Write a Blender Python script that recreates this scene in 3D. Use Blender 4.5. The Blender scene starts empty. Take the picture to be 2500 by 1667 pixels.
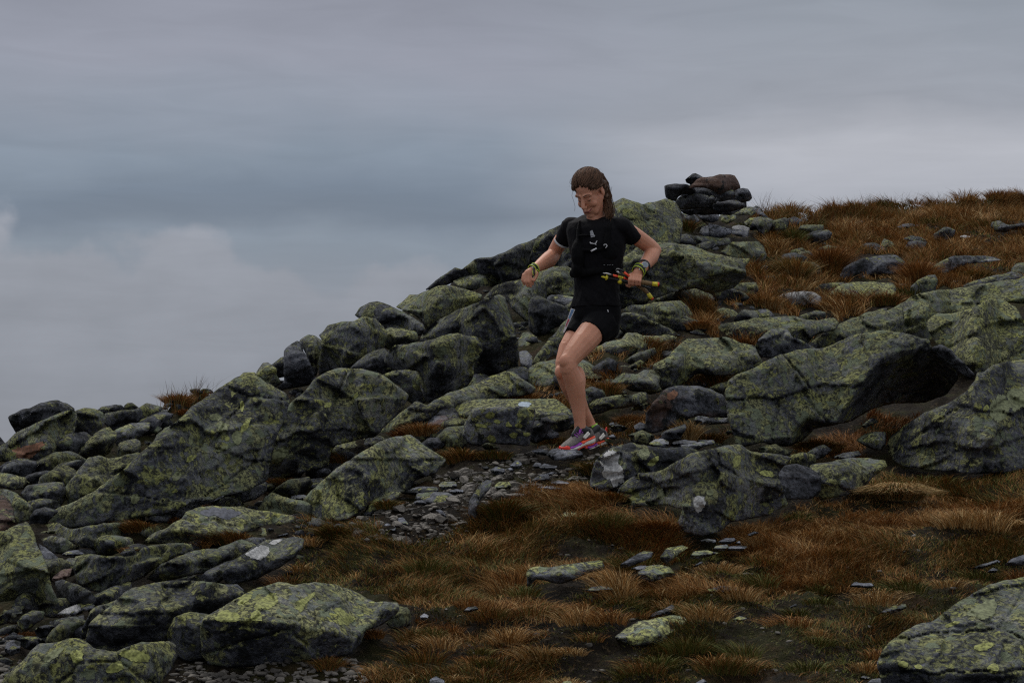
import bpy, bmesh, math, random
import numpy as np
from mathutils import Vector, Matrix
from mathutils.geometry import delaunay_2d_cdt

random.seed(7)
RNG = np.random.RandomState(7)
SC = bpy.context.scene
COL = SC.collection
rad = math.radians

# ------------------------------------------------------------------ camera
FPX = 5903.0                    # focal length in pixels of the 2500 px wide photograph
PITCH = rad(4.5)
CAM = np.array([0.0, 0.0, 1.75])
FWD = np.array([0.0, math.cos(PITCH), math.sin(PITCH)])
UPV = np.array([0.0, -math.sin(PITCH), math.cos(PITCH)])
cam_data = bpy.data.cameras.new('camera')
cam = bpy.data.objects.new('camera', cam_data)
COL.objects.link(cam)
cam.location = CAM
cam.rotation_euler = (rad(90) + PITCH, 0, 0)
cam_data.sensor_width = 36.0
cam_data.lens = 36.0 * FPX / 2500.0
cam_data.clip_start = 0.1
cam_data.clip_end = 9000
SC.camera = cam

# ------------------------------------------------------------------ sky and light
SUN_EL, SUN_AZ = rad(58), rad(-35)      # azimuth measured from +Y towards +X
world = bpy.data.worlds.new('World')
SC.world = world
world.use_nodes = True
wn = world.node_tree.nodes
wl = world.node_tree.links
wn.clear()


def N(tree, typ, **kw):
    n = tree.nodes.new(typ)
    for k, v in kw.items():
        if k == 'ins':
            for a, b in v.items():
                if isinstance(b, bpy.types.NodeSocket):
                    tree.links.new(b, n.inputs[a])
                else:
                    n.inputs[a].default_value = b
        else:
            setattr(n, k, v)
    return n


def M(tree, op, a, b=None, c=None, clamp=False):
    n = tree.nodes.new('ShaderNodeMath')
    n.operation = op
    n.use_clamp = clamp
    for i, v in enumerate((a, b, c)):
        if v is None:
            continue
        if isinstance(v, bpy.types.NodeSocket):
            tree.links.new(v, n.inputs[i])
        else:
            n.inputs[i].default_value = v
    return n.outputs[0]


def ramp(tree, fac, stops, interp='LINEAR'):
    n = tree.nodes.new('ShaderNodeValToRGB')
    n.color_ramp.interpolation = interp
    el = n.color_ramp.elements
    while len(el) < len(stops):
        el.new(0.5)
    for e, (p, c) in zip(el, stops):
        e.position = p
        e.color = tuple(c) + (1.0,) if len(c) == 3 else tuple(c)
    tree.links.new(fac, n.inputs[0])
    return n.outputs[0]


def mixc(tree, fac, a, b):
    n = tree.nodes.new('ShaderNodeMix')
    n.data_type = 'RGBA'
    for k, v in ((0, fac), (6, a), (7, b)):
        if isinstance(v, bpy.types.NodeSocket):
            tree.links.new(v, n.inputs[k])
        elif k == 0:
            n.inputs[0].default_value = v
        else:
            n.inputs[k].default_value = tuple(v) + (1.0,)
    return n.outputs[2]


def maprange(tree, v, a, b, c=0.0, d=1.0, smooth=True):
    n = tree.nodes.new('ShaderNodeMapRange')
    n.interpolation_type = 'SMOOTHSTEP' if smooth else 'LINEAR'
    n.clamp = True
    tree.links.new(v, n.inputs[0])
    for i, x in enumerate((a, b, c, d)):
        n.inputs[i + 1].default_value = x
    return n.outputs[0]


T = world.node_tree
tc = N(T, 'ShaderNodeTexCoord')
sep = N(T, 'ShaderNodeSeparateXYZ', ins={0: tc.outputs['Generated']})
el = M(T, 'MULTIPLY', M(T, 'ARCSINE', sep.outputs[2]), 57.2958)
az = M(T, 'MULTIPLY', M(T, 'ARCTAN2', sep.outputs[0], sep.outputs[1]), 57.2958)
co = N(T, 'ShaderNodeCombineXYZ', ins={0: M(T, 'MULTIPLY', az, 0.09), 1: M(T, 'MULTIPLY', el, 0.30), 2: 0.0})
co2 = N(T, 'ShaderNodeCombineXYZ', ins={0: M(T, 'MULTIPLY', az, 0.30), 1: M(T, 'MULTIPLY', el, 0.42), 2: 3.0})
n1 = N(T, 'ShaderNodeTexNoise', ins={'Vector': co.outputs[0], 'Scale': 1.0, 'Detail': 4.0, 'Roughness': 0.45})
n2 = N(T, 'ShaderNodeTexNoise', ins={'Vector': co2.outputs[0], 'Scale': 1.0, 'Detail': 5.0, 'Roughness': 0.5})
w1 = M(T, 'MULTIPLY', M(T, 'SUBTRACT', n1.outputs[0], 0.5), 1.8)
w2 = M(T, 'MULTIPLY', M(T, 'SUBTRACT', n2.outputs[0], 0.5), 1.3)
elw = M(T, 'ADD', M(T, 'ADD', el, w1), w2)
# the cloud bank low on the left has lobed tops
bank_co = N(T, 'ShaderNodeCombineXYZ', ins={0: M(T, 'MULTIPLY', az, 0.36), 1: M(T, 'MULTIPLY', el, 0.40), 2: 9.0})
bn = N(T, 'ShaderNodeTexNoise', ins={'Vector': bank_co.outputs[0], 'Scale': 1.0, 'Detail': 5.0, 'Roughness': 0.48})
e01 = M(T, 'DIVIDE', elw, 40.0, clamp=True)
LEFT = [(0.00, (.235, .250, .295)), (.075, (.245, .262, .305)), (.125, (.262, .280, .325)), (.168, (.235, .272, .325)),
        (.184, (.176, .210, .264)), (.200, (.176, .214, .272)), (.222, (.232, .276, .338)), (.250, (.285, .312, .370)), (.275, (.312, .325, .383)), (.33, (.262, .270, .318)),
        (.45, (.34, .35, .40)), (1.0, (.74, .755, .79))]
RIGHT = [(0.00, (.33, .345, .385)), (.14, (.36, .375, .42)), (.180, (.365, .378, .422)), (.198, (.44, .45, .495)), (.225, (.46, .468, .51)),
         (.25, (.335, .350, .392)), (.30, (.305, .33, .375)), (.35, (.27, .295, .335)), (.45, (.34, .35, .40)), (1.0, (.74, .755, .79))]
cl = ramp(T, e01, LEFT)
cr = ramp(T, e01, RIGHT)
azw = M(T, 'ADD', az, M(T, 'MULTIPLY', M(T, 'SUBTRACT', n1.outputs[0], 0.5), 9.0))
side = maprange(T, azw, -2.0, 7.0)
cc = mixc(T, side, cl, cr)
bank_h = M(T, 'ADD', M(T, 'MULTIPLY', M(T, 'SUBTRACT', bn.outputs[0], 0.5), 5.0), 6.9)
bank_h = M(T, 'SUBTRACT', bank_h, M(T, 'MULTIPLY', maprange(T, az, -6.0, 6.0), 2.5))
bank = maprange(T, M(T, 'SUBTRACT', bank_h, el), -0.10, 0.55)
bank = M(T, 'MULTIPLY', bank, M(T, 'SUBTRACT', 1.0, side))
bcol = ramp(T, M(T, 'DIVIDE', M(T, 'ADD', el, w2), 8.0, clamp=True), [(0.0, (.215, .225, .265)), (.45, (.24, .255, .30)), (.75, (.300, .312, .355)), (1.0, (.335, .345, .388))])
bcol = N(T, 'ShaderNodeVectorMath', operation='SCALE', ins={0: bcol, 'Scale': M(T, 'ADD', 0.80, M(T, 'MULTIPLY', n2.outputs[0], 0.40))}).outputs[0]
cc = mixc(T, M(T, 'MULTIPLY', bank, 0.85), cc, bcol)
sky = N(T, 'ShaderNodeTexSky', sky_type='NISHITA')
sky.sun_disc = False
sky.sun_elevation = SUN_EL
sky.sun_rotation = SUN_AZ
st_co = N(T, 'ShaderNodeCombineXYZ', ins={0: M(T, 'MULTIPLY', az, 0.22), 1: M(T, 'MULTIPLY', el, 1.5), 2: 5.0})
st = N(T, 'ShaderNodeTexNoise', ins={'Vector': st_co.outputs[0], 'Scale': 1.0, 'Detail': 6.0, 'Roughness': 0.55, 'Distortion': 0.6})
cc = N(T, 'ShaderNodeVectorMath', operation='SCALE', ins={0: cc, 'Scale': M(T, 'ADD', 0.86, M(T, 'MULTIPLY', st.outputs[0], 0.28))}).outputs[0]
bg1 = N(T, 'ShaderNodeBackground', ins={'Color': cc, 'Strength': 1.0})
bg2 = N(T, 'ShaderNodeBackground', ins={'Color': sky.outputs[0], 'Strength': 0.10})
mx = N(T, 'ShaderNodeMixShader', ins={0: 0.06, 1: bg1.outputs[0], 2: bg2.outputs[0]})
wo = N(T, 'ShaderNodeOutputWorld', ins={0: mx.outputs[0]})

sun_d = bpy.data.lights.new('sun', 'SUN')
sun_d.energy = 1.5
sun_d.angle = rad(16)
sun_d.color = (1.0, 0.97, 0.92)
sun = bpy.data.objects.new('sun', sun_d)
COL.objects.link(sun)
sdir = Vector((math.sin(SUN_AZ) * math.cos(SUN_EL), math.cos(SUN_AZ) * math.cos(SUN_EL), math.sin(SUN_EL)))
sun.rotation_euler = sdir.to_track_quat('Z', 'Y').to_euler()
SC.view_settings.view_transform = 'Standard'
SC.view_settings.look = 'None'
SC.view_settings.exposure = 0.0
SC.view_settings.gamma = 1.0
SC.view_settings.use_curve_mapping = False
try:
    SC.cycles.max_bounces = 5
    SC.cycles.diffuse_bounces = 3
    SC.cycles.sample_clamp_indirect = 1.5
    SC.cycles.sample_clamp_direct = 3.0
    SC.cycles.use_denoising = False
    SC.cycles.pixel_filter_type = 'BLACKMAN_HARRIS'
    SC.cycles.filter_width = 1.25
except Exception:
    pass


# ------------------------------------------------------------------ helpers
def P3(px, py, d):
    """point(s) seen at photograph pixel (px,py) at distance d along the view axis"""
    px = np.asarray(px, float)
    py = np.asarray(py, float)
    d = np.asarray(d, float)
    x = (px - 1250.0) / FPX * d
    y = (833.5 - py) / FPX * d
    return np.stack([CAM[0] + x, CAM[1] + FWD[1] * d + UPV[1] * y, CAM[2] + FWD[2] * d + UPV[2] * y], -1)


def _hash(i, j, k, s):
    h = (i * 374761393 + j * 668265263 + k * 2147483647 + s * 1274126177) & 0xFFFFFFFF
    h = ((h ^ (h >> 13)) * 1274126177) & 0xFFFFFFFF
    h = h ^ (h >> 16)
    return (h & 0xFFFF) / 65535.0


def vnoise(p, s=0):
    p = np.asarray(p, float)
    i = np.floor(p).astype(np.int64)
    f = p - i
    f = f * f * (3 - 2 * f)
    r = 0
    for a in (0, 1):
        for b in (0, 1):
            for c in (0, 1):
                w = (f[..., 0] if a else 1 - f[..., 0]) * (f[..., 1] if b else 1 - f[..., 1]) * (f[..., 2] if c else 1 - f[..., 2])
                r = r + w * _hash(i[..., 0] + a, i[..., 1] + b, i[..., 2] + c, s)
    return r * 2 - 1


def fbm(p, octv=4, s=0, rough=0.5):
    a, r, q = 1.0, 0, np.asarray(p, float)
    for o in range(octv):
        r = r + a * vnoise(q, s + o * 17)
        a *= rough
        q = q * 2.03 + 11.3
    return r


def link(name, me, mat=None, parent=None, smooth=True, label=None, cat=None, group=None, kind=None):
    o = bpy.data.objects.new(name, me)
    COL.objects.link(o)
    if mat is not None:
        me.materials.append(mat)
    if smooth:
        me.polygons.foreach_set('use_smooth', [True] * len(me.polygons))
    if parent is not None:
        o.parent = parent
    tag(o, label, cat, group, kind)
    return o


def tag(o, label=None, cat=None, group=None, kind=None):
    if label:
        o['label'] = label
    if cat:
        o['category'] = cat
    if group:
        o['group'] = group
    if kind:
        o['kind'] = kind
    return o


def mesh_np(name, v, f):
    """v (n,3) array, f (m,3|4) int array or list of lists"""
    me = bpy.data.meshes.new(name)
    if isinstance(f, np.ndarray):
        m, k = f.shape
        me.vertices.add(len(v))
        me.vertices.foreach_set('co', np.asarray(v, np.float32).ravel())
        me.loops.add(m * k)
        me.loops.foreach_set('vertex_index', f.astype(np.int32).ravel())
        me.polygons.add(m)
        me.polygons.foreach_set('loop_start', np.arange(0, m * k, k, dtype=np.int32))
        me.update(calc_edges=True)
        me.validate()
    else:
        me.from_pydata([tuple(x) for x in v], [], [tuple(x) for x in f])
        me.update()
    return me


# ------------------------------------------------------------------ the lie of the ground
CX = np.array([-4000, -600, 0, 400, 600, 750, 900, 1000, 1100, 1300, 1500, 1600, 1690, 1830, 1900, 2000, 2150, 2300, 2500, 3300, 7000.])
CY = np.array([1150, 1110, 1085, 1010, 965, 905, 790, 735, 680, 615, 560, 528, 508, 510, 526, 538, 522, 512, 512, 490, 540.])
CD = np.array([14, 14.5, 15, 16, 17, 18, 19, 19.5, 20, 21, 22, 23, 24, 25.5, 26, 27, 28, 28.5, 29, 31, 30.])
YB, DB = 1667.0, 9.5


def crest_y(px):
    return np.interp(px, CX, CY)


def terrD(px, py):
    """distance at which the open ground is seen at a pixel (rises to the crest line)"""
    yc = np.interp(px, CX, CY)
    dc = np.interp(px, CX, CD)
    s = (YB - py) / (YB - yc)
    return 1.0 / (1 / DB + (1 / dc - 1 / DB) * np.minimum(s, 1.0))


def ground_pt(px, py, lift=0.0):
    """point on the bumpy ground sheet"""
    d = terrD(px, py)
    p = P3(px, py, d)
    return bump_ground(p, d, lift)


def bump_ground(p, d, lift=0.0):
    q = p.copy()
    n = fbm(p * [0.9, 0.9, 0.0], 4, 3) * 0.07 + fbm(p * [4.5, 4.5, 0.0], 3, 9) * 0.030 + fbm(p * [15., 15., 0.0], 3, 19) * 0.016
    q[..., 2] += n * np.clip((np.asarray(d) - 4) / 5, 0, 1) - 0.03 + lift
    return q
# ------------------------------------------------------------------ materials
def new_mat(name):
    m = bpy.data.materials.new(name)
    m.use_nodes = True
    t = m.node_tree
    t.nodes.clear()
    b = t.nodes.new('ShaderNodeBsdfPrincipled')
    o = t.nodes.new('ShaderNodeOutputMaterial')
    t.links.new(b.outputs[0], o.inputs[0])
    return m, t, b


def plain(name, col, rough=0.6, metal=0.0, spec=0.5, noise=0.0, scale=60.0, bump=0.0, sss=0.0):
    m, t, b = new_mat(name)
    b.inputs['Roughness'].default_value = rough
    b.inputs['Metallic'].default_value = metal
    b.inputs['Specular IOR Level'].default_value = spec
    if noise or bump:
        tc = N(t, 'ShaderNodeTexCoord')
        nz = N(t, 'ShaderNodeTexNoise', ins={'Vector': tc.outputs['Object'], 'Scale': scale, 'Detail': 4.0})
        lo = [c * (1 - noise) for c in col]
        hi = [min(1, c * (1 + noise)) for c in col]
        c = mixc(t, maprange(t, nz.outputs[0], 0.3, 0.7), lo, hi)
        t.links.new(c, b.inputs['Base Color'])
        if bump:
            bp = N(t, 'ShaderNodeBump', ins={'Height': nz.outputs[0], 'Strength': bump, 'Distance': 0.004})
            t.links.new(bp.outputs[0], b.inputs['Normal'])
    else:
        b.inputs['Base Color'].default_value = tuple(col) + (1,)
    if sss:
        b.inputs['Subsurface Weight'].default_value = sss
        b.inputs['Subsurface Radius'].default_value = (0.012, 0.005, 0.003)
        b.inputs['Subsurface Scale'].default_value = 1.0
    return m


def rock_material():
    """lichen-covered schist; the object's colour steers it: R lichen, G tone, B rust, A white blotches"""
    m, t, b = new_mat('lichen_rock')
    tc = N(t, 'ShaderNodeTexCoord')
    oi = N(t, 'ShaderNodeObjectInfo')
    sp = N(t, 'ShaderNodeSeparateColor', ins={0: oi.outputs['Color']})
    off = M(t, 'MULTIPLY', oi.outputs['Random'], 37.0)
    cmb = N(t, 'ShaderNodeCombineXYZ', ins={0: off, 1: off, 2: off})
    rot = N(t, 'ShaderNodeVectorRotate', rotation_type='AXIS_ANGLE', ins={'Vector': tc.outputs['Object'], 'Axis': (0.3, 1, 0.2), 'Angle': M(t, 'MULTIPLY', M(t, 'SUBTRACT', oi.outputs['Random'], 0.5), 1.6)})
    pos = N(t, 'ShaderNodeVectorMath', operation='ADD', ins={0: rot.outputs[0], 1: cmb.outputs[0]}).outputs[0]
    wz = N(t, 'ShaderNodeTexNoise', ins={'Vector': pos, 'Scale': 20.0, 'Detail': 5.0, 'Roughness': 0.62})
    warp = N(t, 'ShaderNodeVectorMath', operation='SCALE', ins={0: N(t, 'ShaderNodeVectorMath', operation='SUBTRACT', ins={0: wz.outputs[1], 1: (0.5, 0.5, 0.5)}).outputs[0], 'Scale': 0.06}).outputs[0]
    pw = N(t, 'ShaderNodeVectorMath', operation='ADD', ins={0: pos, 1: warp}).outputs[0]
    # grey stone
    big = N(t, 'ShaderNodeTexNoise', ins={'Vector': pos, 'Scale': 2.6, 'Detail': 6.0, 'Roughness': 0.6}).outputs[0]
    fine = N(t, 'ShaderNodeTexNoise', ins={'Vector': pos, 'Scale': 38.0, 'Detail': 6.0, 'Roughness': 0.7}).outputs[0]
    mp = N(t, 'ShaderNodeMapping', ins={'Vector': pw, 'Scale': (3.0, 3.0, 26.0)})
    strat = N(t, 'ShaderNodeTexNoise', ins={'Vector': mp.outputs[0], 'Scale': 1.0, 'Detail': 4.0, 'Roughness': 0.55}).outputs[0]
    g = M(t, 'ADD', M(t, 'MULTIPLY', big, 0.45), M(t, 'ADD', M(t, 'MULTIPLY', fine, 0.35), M(t, 'MULTIPLY', strat, 0.20)))
    g = M(t, 'ADD', M(t, 'MULTIPLY', M(t, 'SUBTRACT', g, 0.5), 1.55), 0.525)
    stone = ramp(t, g, [(0.37, (.010, .011, .013)), (0.45, (.038, .041, .049)), (0.53, (.108, .115, .138)), (0.62, (.205, .212, .238)), (0.74, (.30, .30, .305))])
    # rust stain
    rn = N(t, 'ShaderNodeTexNoise', ins={'Vector': pw, 'Scale': 3.2, 'Detail': 4.0}).outputs[0]
    rustm = M(t, 'MULTIPLY', maprange(t, M(t, 'ADD', rn, M(t, 'SUBTRACT', sp.outputs[2], 0.5)), 0.52, 0.66), 0.75)
    stone = mixc(t, rustm, stone, (.13, .070, .045))
    # black crust
    bk = N(t, 'ShaderNodeTexNoise', ins={'Vector': pw, 'Scale': 9.0, 'Detail': 6.0, 'Roughness': 0.7}).outputs[0]
    stone = mixc(t, maprange(t, bk, 0.54, 0.60), stone, (.014, .017, .018))
    # lichen: roundish patches of two sizes, with ragged rims
    geo = N(t, 'ShaderNodeNewGeometry')
    nz = N(t, 'ShaderNodeSeparateXYZ', ins={0: geo.outputs['Normal']}).outputs[2]
    cover = M(t, 'ADD', M(t, 'ADD', sp.outputs[0], 0.06), M(t, 'MULTIPLY', nz, 0.22))
    cover = M(t, 'ADD', cover, M(t, 'MULTIPLY', M(t, 'SUBTRACT', big, 0.5), 1.3))
    fw = M(t, 'MULTIPLY', M(t, 'SUBTRACT', fine, 0.5), 0.9)

    def patches(scale, gain, seedoff):
        pv = N(t, 'ShaderNodeVectorMath', operation='ADD', ins={0: pw, 1: (seedoff, 0, 0)}).outputs[0]
        v = N(t, 'ShaderNodeTexVoronoi', feature='F1', ins={'Vector': pv, 'Scale': scale, 'Randomness': 1.0})
        cr_ = N(t, 'ShaderNodeSeparateColor', ins={0: v.outputs['Color']})
        pick = M(t, 'SUBTRACT', M(t, 'MULTIPLY', cover, gain), cr_.outputs[0])
        r = M(t, 'ADD', M(t, 'MULTIPLY', pick, 2.2), M(t, 'SUBTRACT', fw, v.outputs['Distance']))
        return maprange(t, r, 0.03, 0.10), cr_.outputs[1], v.outputs['Distance']
    m1, c1, d1 = patches(8.5, 0.80, 0.0)
    m2, c2, d2 = patches(24.0, 0.66, 5.0)
    crn = N(t, 'ShaderNodeTexNoise', ins={'Vector': pw, 'Scale': 52.0, 'Detail': 5.0, 'Roughness': 0.65}).outputs[0]
    m3 = maprange(t, M(t, 'ADD', crn, M(t, 'MULTIPLY', M(t, 'SUBTRACT', cover, 0.5), 0.45)), 0.53, 0.61)
    lm = M(t, 'MAXIMUM', M(t, 'MAXIMUM', m1, m2), M(t, 'MULTIPLY', m3, 0.45))
    lrnd = M(t, 'FRACT', M(t, 'MULTIPLY', oi.outputs['Random'], 7.31))
    lya = mixc(t, lrnd, (.305, .320, .085), (.385, .395, .105))
    lyb = mixc(t, lrnd, (.345, .350, .165), (.415, .410, .190))
    lcol = mixc(t, c1, lya, lyb)
    lcol = mixc(t, M(t, 'MULTIPLY', c2, 0.55), lcol, (.155, .168, .095))
    lcol = mixc(t, maprange(t, crn, 0.56, 0.44), lcol, (.048, .050, .032))
    lcol = mixc(t, maprange(t, M(t, 'MULTIPLY', big, c2), 0.36, 0.46), lcol, (.17, .20, .125))
    lcol = mixc(t, maprange(t, M(t, 'ABSOLUTE', M(t, 'SUBTRACT', m1, 0.5)), 0.45, 0.1, 0.0, 0.35), lcol, (.32, .34, .14))
    col = mixc(t, M(t, 'MULTIPLY', lm, 0.93), stone, lcol)
    # white crustose blotches
    v = N(t, 'ShaderNodeTexVoronoi', feature='F1', ins={'Vector': pw, 'Scale': 4.2, 'Randomness': 1.0})
    cw = N(t, 'ShaderNodeSeparateColor', ins={0: v.outputs['Color']}).outputs[2]
    wm = M(t, 'ADD', M(t, 'MULTIPLY', M(t, 'SUBTRACT', M(t, 'ADD', M(t, 'MULTIPLY', oi.outputs['Alpha'], 0.95), -0.02), cw), 3.0), M(t, 'SUBTRACT', M(t, 'MULTIPLY', fw, 0.6), v.outputs['Distance']))
    wm = maprange(t, wm, 0.0, 0.08)
    wcol = mixc(t, maprange(t, fine, 0.35, 0.7), (.24, .24, .245), (.36, .36, .355))
    col = mixc(t, wm, col, wcol)
    # dark pits
    pit = N(t, 'ShaderNodeTexVoronoi', feature='F1', ins={'Vector': pw, 'Scale': 23.0, 'Randomness': 1.0}).outputs['Distance']
    col = mixc(t, maprange(t, M(t, 'ADD', pit, M(t, 'MULTIPLY', bk, 0.25)), 0.26, 0.17, 0, 0.8), col, (.018, .018, .016))
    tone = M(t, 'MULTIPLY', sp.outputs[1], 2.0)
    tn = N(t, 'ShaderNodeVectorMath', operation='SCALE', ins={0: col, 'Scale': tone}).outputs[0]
    t.links.new(tn, b.inputs['Base Color'])
    b.inputs['Roughness'].default_value = 0.88
    b.inputs['Specular IOR Level'].default_value = 0.25
    h = M(t, 'ADD', M(t, 'MULTIPLY', fine, 0.9), M(t, 'ADD', M(t, 'MULTIPLY', lm, 0.22), M(t, 'ADD', M(t, 'MULTIPLY', bk, 1.0), M(t, 'MULTIPLY', strat, 1.3))))
    bp = N(t, 'ShaderNodeBump', ins={'Height': h, 'Strength': 1.0, 'Distance': 0.030})
    t.links.new(bp.outputs[0], b.inputs['Normal'])
    return m


def ground_material():
    m, t, b = new_mat('peaty_ground')
    tc = N(t, 'ShaderNodeTexCoord')
    p = tc.outputs['Object']
    a = N(t, 'ShaderNodeTexNoise', ins={'Vector': p, 'Scale': 1.6, 'Detail': 8.0, 'Roughness': 0.65}).outputs[0]
    f = N(t, 'ShaderNodeTexNoise', ins={'Vector': p, 'Scale': 34.0, 'Detail': 8.0, 'Roughness': 0.7}).outputs[0]
    c = ramp(t, a, [(.36, (.008, .006, .004)), (.48, (.020, .014, .008)), (.56, (.032, .032, .009)), (.64, (.050, .030, .013)), (.75, (.030, .026, .020))])
    c = mixc(t, maprange(t, f, 0.54, 0.7), c, (.120, .085, .045))
    c = mixc(t, maprange(t, f, 0.42, 0.3), c, (.008, .007, .006))
    t.links.new(c, b.inputs['Base Color'])
    b.inputs['Roughness'].default_value = 0.95
    b.inputs['Specular IOR Level'].default_value = 0.15
    bp = N(t, 'ShaderNodeBump', ins={'Height': f, 'Strength': 1.0, 'Distance': 0.06})
    t.links.new(bp.outputs[0], b.inputs['Normal'])
    return m


def blade_material():
    m, t, b = new_mat('grass_blade')
    at = N(t, 'ShaderNodeAttribute', attribute_name='tint')
    t.links.new(at.outputs['Color'], b.inputs['Base Color'])
    b.inputs['Roughness'].default_value = 0.75
    b.inputs['Specular IOR Level'].default_value = 0.2
    return m


ROCK = rock_material()
GROUND = ground_material()
BLADE = blade_material()


# ------------------------------------------------------------------ ground sheet
def build_ground():
    xs = np.concatenate([np.linspace(-4000, -700, 12), np.linspace(-600, 3100, 420), np.linspace(3300, 7000, 12)])
    ss = np.concatenate([np.linspace(-2.6, -0.15, 16), np.linspace(-0.1, 1.0, 330)])
    rows = []
    for s in ss:
        yc = np.interp(xs, CX, CY)
        dc = np.interp(xs, CX, CD)
        py = YB - s * (YB - yc)
        d = 1.0 / (1 / DB + (1 / dc - 1 / DB) * s)
        p = P3(xs, py, d)
        if s < 0:      # in front of the picture the ground levels off under the camera
            base = P3(xs, np.full_like(xs, YB), np.full_like(xs, DB))
            p[:, 2] = base[:, 2] - (base[:, 1] - p[:, 1]) * 0.12
        rows.append(bump_ground(p, d))
    last = rows[-1]
    dirs = (last - CAM)
    dirs[:, 2] = 0
    dirs /= np.linalg.norm(dirs, axis=1)[:, None]
    for dist, drop in ((0.5, 0.08), (1.5, 0.45), (4, 1.7), (10, 5), (30, 15), (90, 40), (300, 95), (1200, 130), (6000, 140)):
        q = last + dirs * dist
        q[:, 2] = last[:, 2] - drop
        rows.append(q)
    V = np.array(rows)
    nr, nc = V.shape[:2]
    idx = np.arange(nr * nc).reshape(nr, nc)
    f = np.stack([idx[:-1, :-1], idx[:-1, 1:], idx[1:, 1:], idx[1:, :-1]], -1).reshape(-1, 4)
    me = mesh_np('ground', V.reshape(-1, 3), f)
    link('ground', me, GROUND, kind='structure')


build_ground()
# ------------------------------------------------------------------ boulders and stones
TILES = {'A': (0, 900, 3.92), 'B': (500, 800, 3.92), 'C': (800, 600, 3.92), 'D': (900, 900, 3.92), 'E': (1300, 600, 3.92),
         'F': (1700, 500, 3.92), 'G': (2000, 450, 3.92), 'H': (1400, 900, 3.92), 'I': (0, 1260, 3.92), 'J': (400, 1100, 3.92),
         'K': (500, 1267, 3.92), 'L': (1000, 1267, 3.92), 'M': (1500, 1267, 3.92), 'N': (2000, 1267, 3.92), 'O': (1700, 800, 3.92),
         'P': (2000, 800, 3.136), 'Q': (1600, 400, 7.127), 'S': (0, 0, 1.0), 'W': (0, 0, 0.9408), 'Z': (0, 900, 2.94)}


def tpx(tile, s):
    ox, oy, k = TILES[tile]
    v = [float(c) for w in s.split() for c in w.split(',')]
    a = np.array(v).reshape(-1, 2) / k
    return a + [ox, oy]


def resample(poly, step, closed=True):
    pts = np.vstack([poly, poly[:1]]) if closed else poly
    out = []
    for a, b in zip(pts[:-1], pts[1:]):
        n = max(1, int(round(np.linalg.norm(b - a) / step)))
        for i in range(n):
            out.append(a + (b - a) * i / n)
    return np.array(out)


def soften(poly, r=0.18):
    """cut the corners once so that stones lose their knife edges"""
    out = []
    n = len(poly)
    for i in range(n):
        a, b, c = poly[i - 1], poly[i], poly[(i + 1) % n]
        out.append(b + (a - b) * r)
        out.append(b + (c - b) * r)
    return np.array(out)


def inside(pts, poly):
    x, y = pts[:, 0], pts[:, 1]
    r = np.zeros(len(pts), bool)
    x1, y1 = poly[-1]
    for x2, y2 in poly:
        c = ((y1 > y) != (y2 > y))
        with np.errstate(divide='ignore', invalid='ignore'):
            xi = (x2 - x1) * (y - y1) / ((y2 - y1) if y2 != y1 else 1e-9) + x1
        r ^= c & (x < xi)
        x1, y1 = x2, y2
    return r


def edge_dist(pts, poly):
    best = np.full(len(pts), 1e9)
    a = poly[-1]
    for b in poly:
        ab = b - a
        L = max(ab @ ab, 1e-9)
        t = np.clip(((pts - a) @ ab) / L, 0, 1)
        d = np.hypot(*(pts - (a + t[:, None] * ab)).T)
        best = np.minimum(best, d)
        a = b
    return best


OUTLINES = []


ROCKS = {}
LABELLED = []


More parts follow.
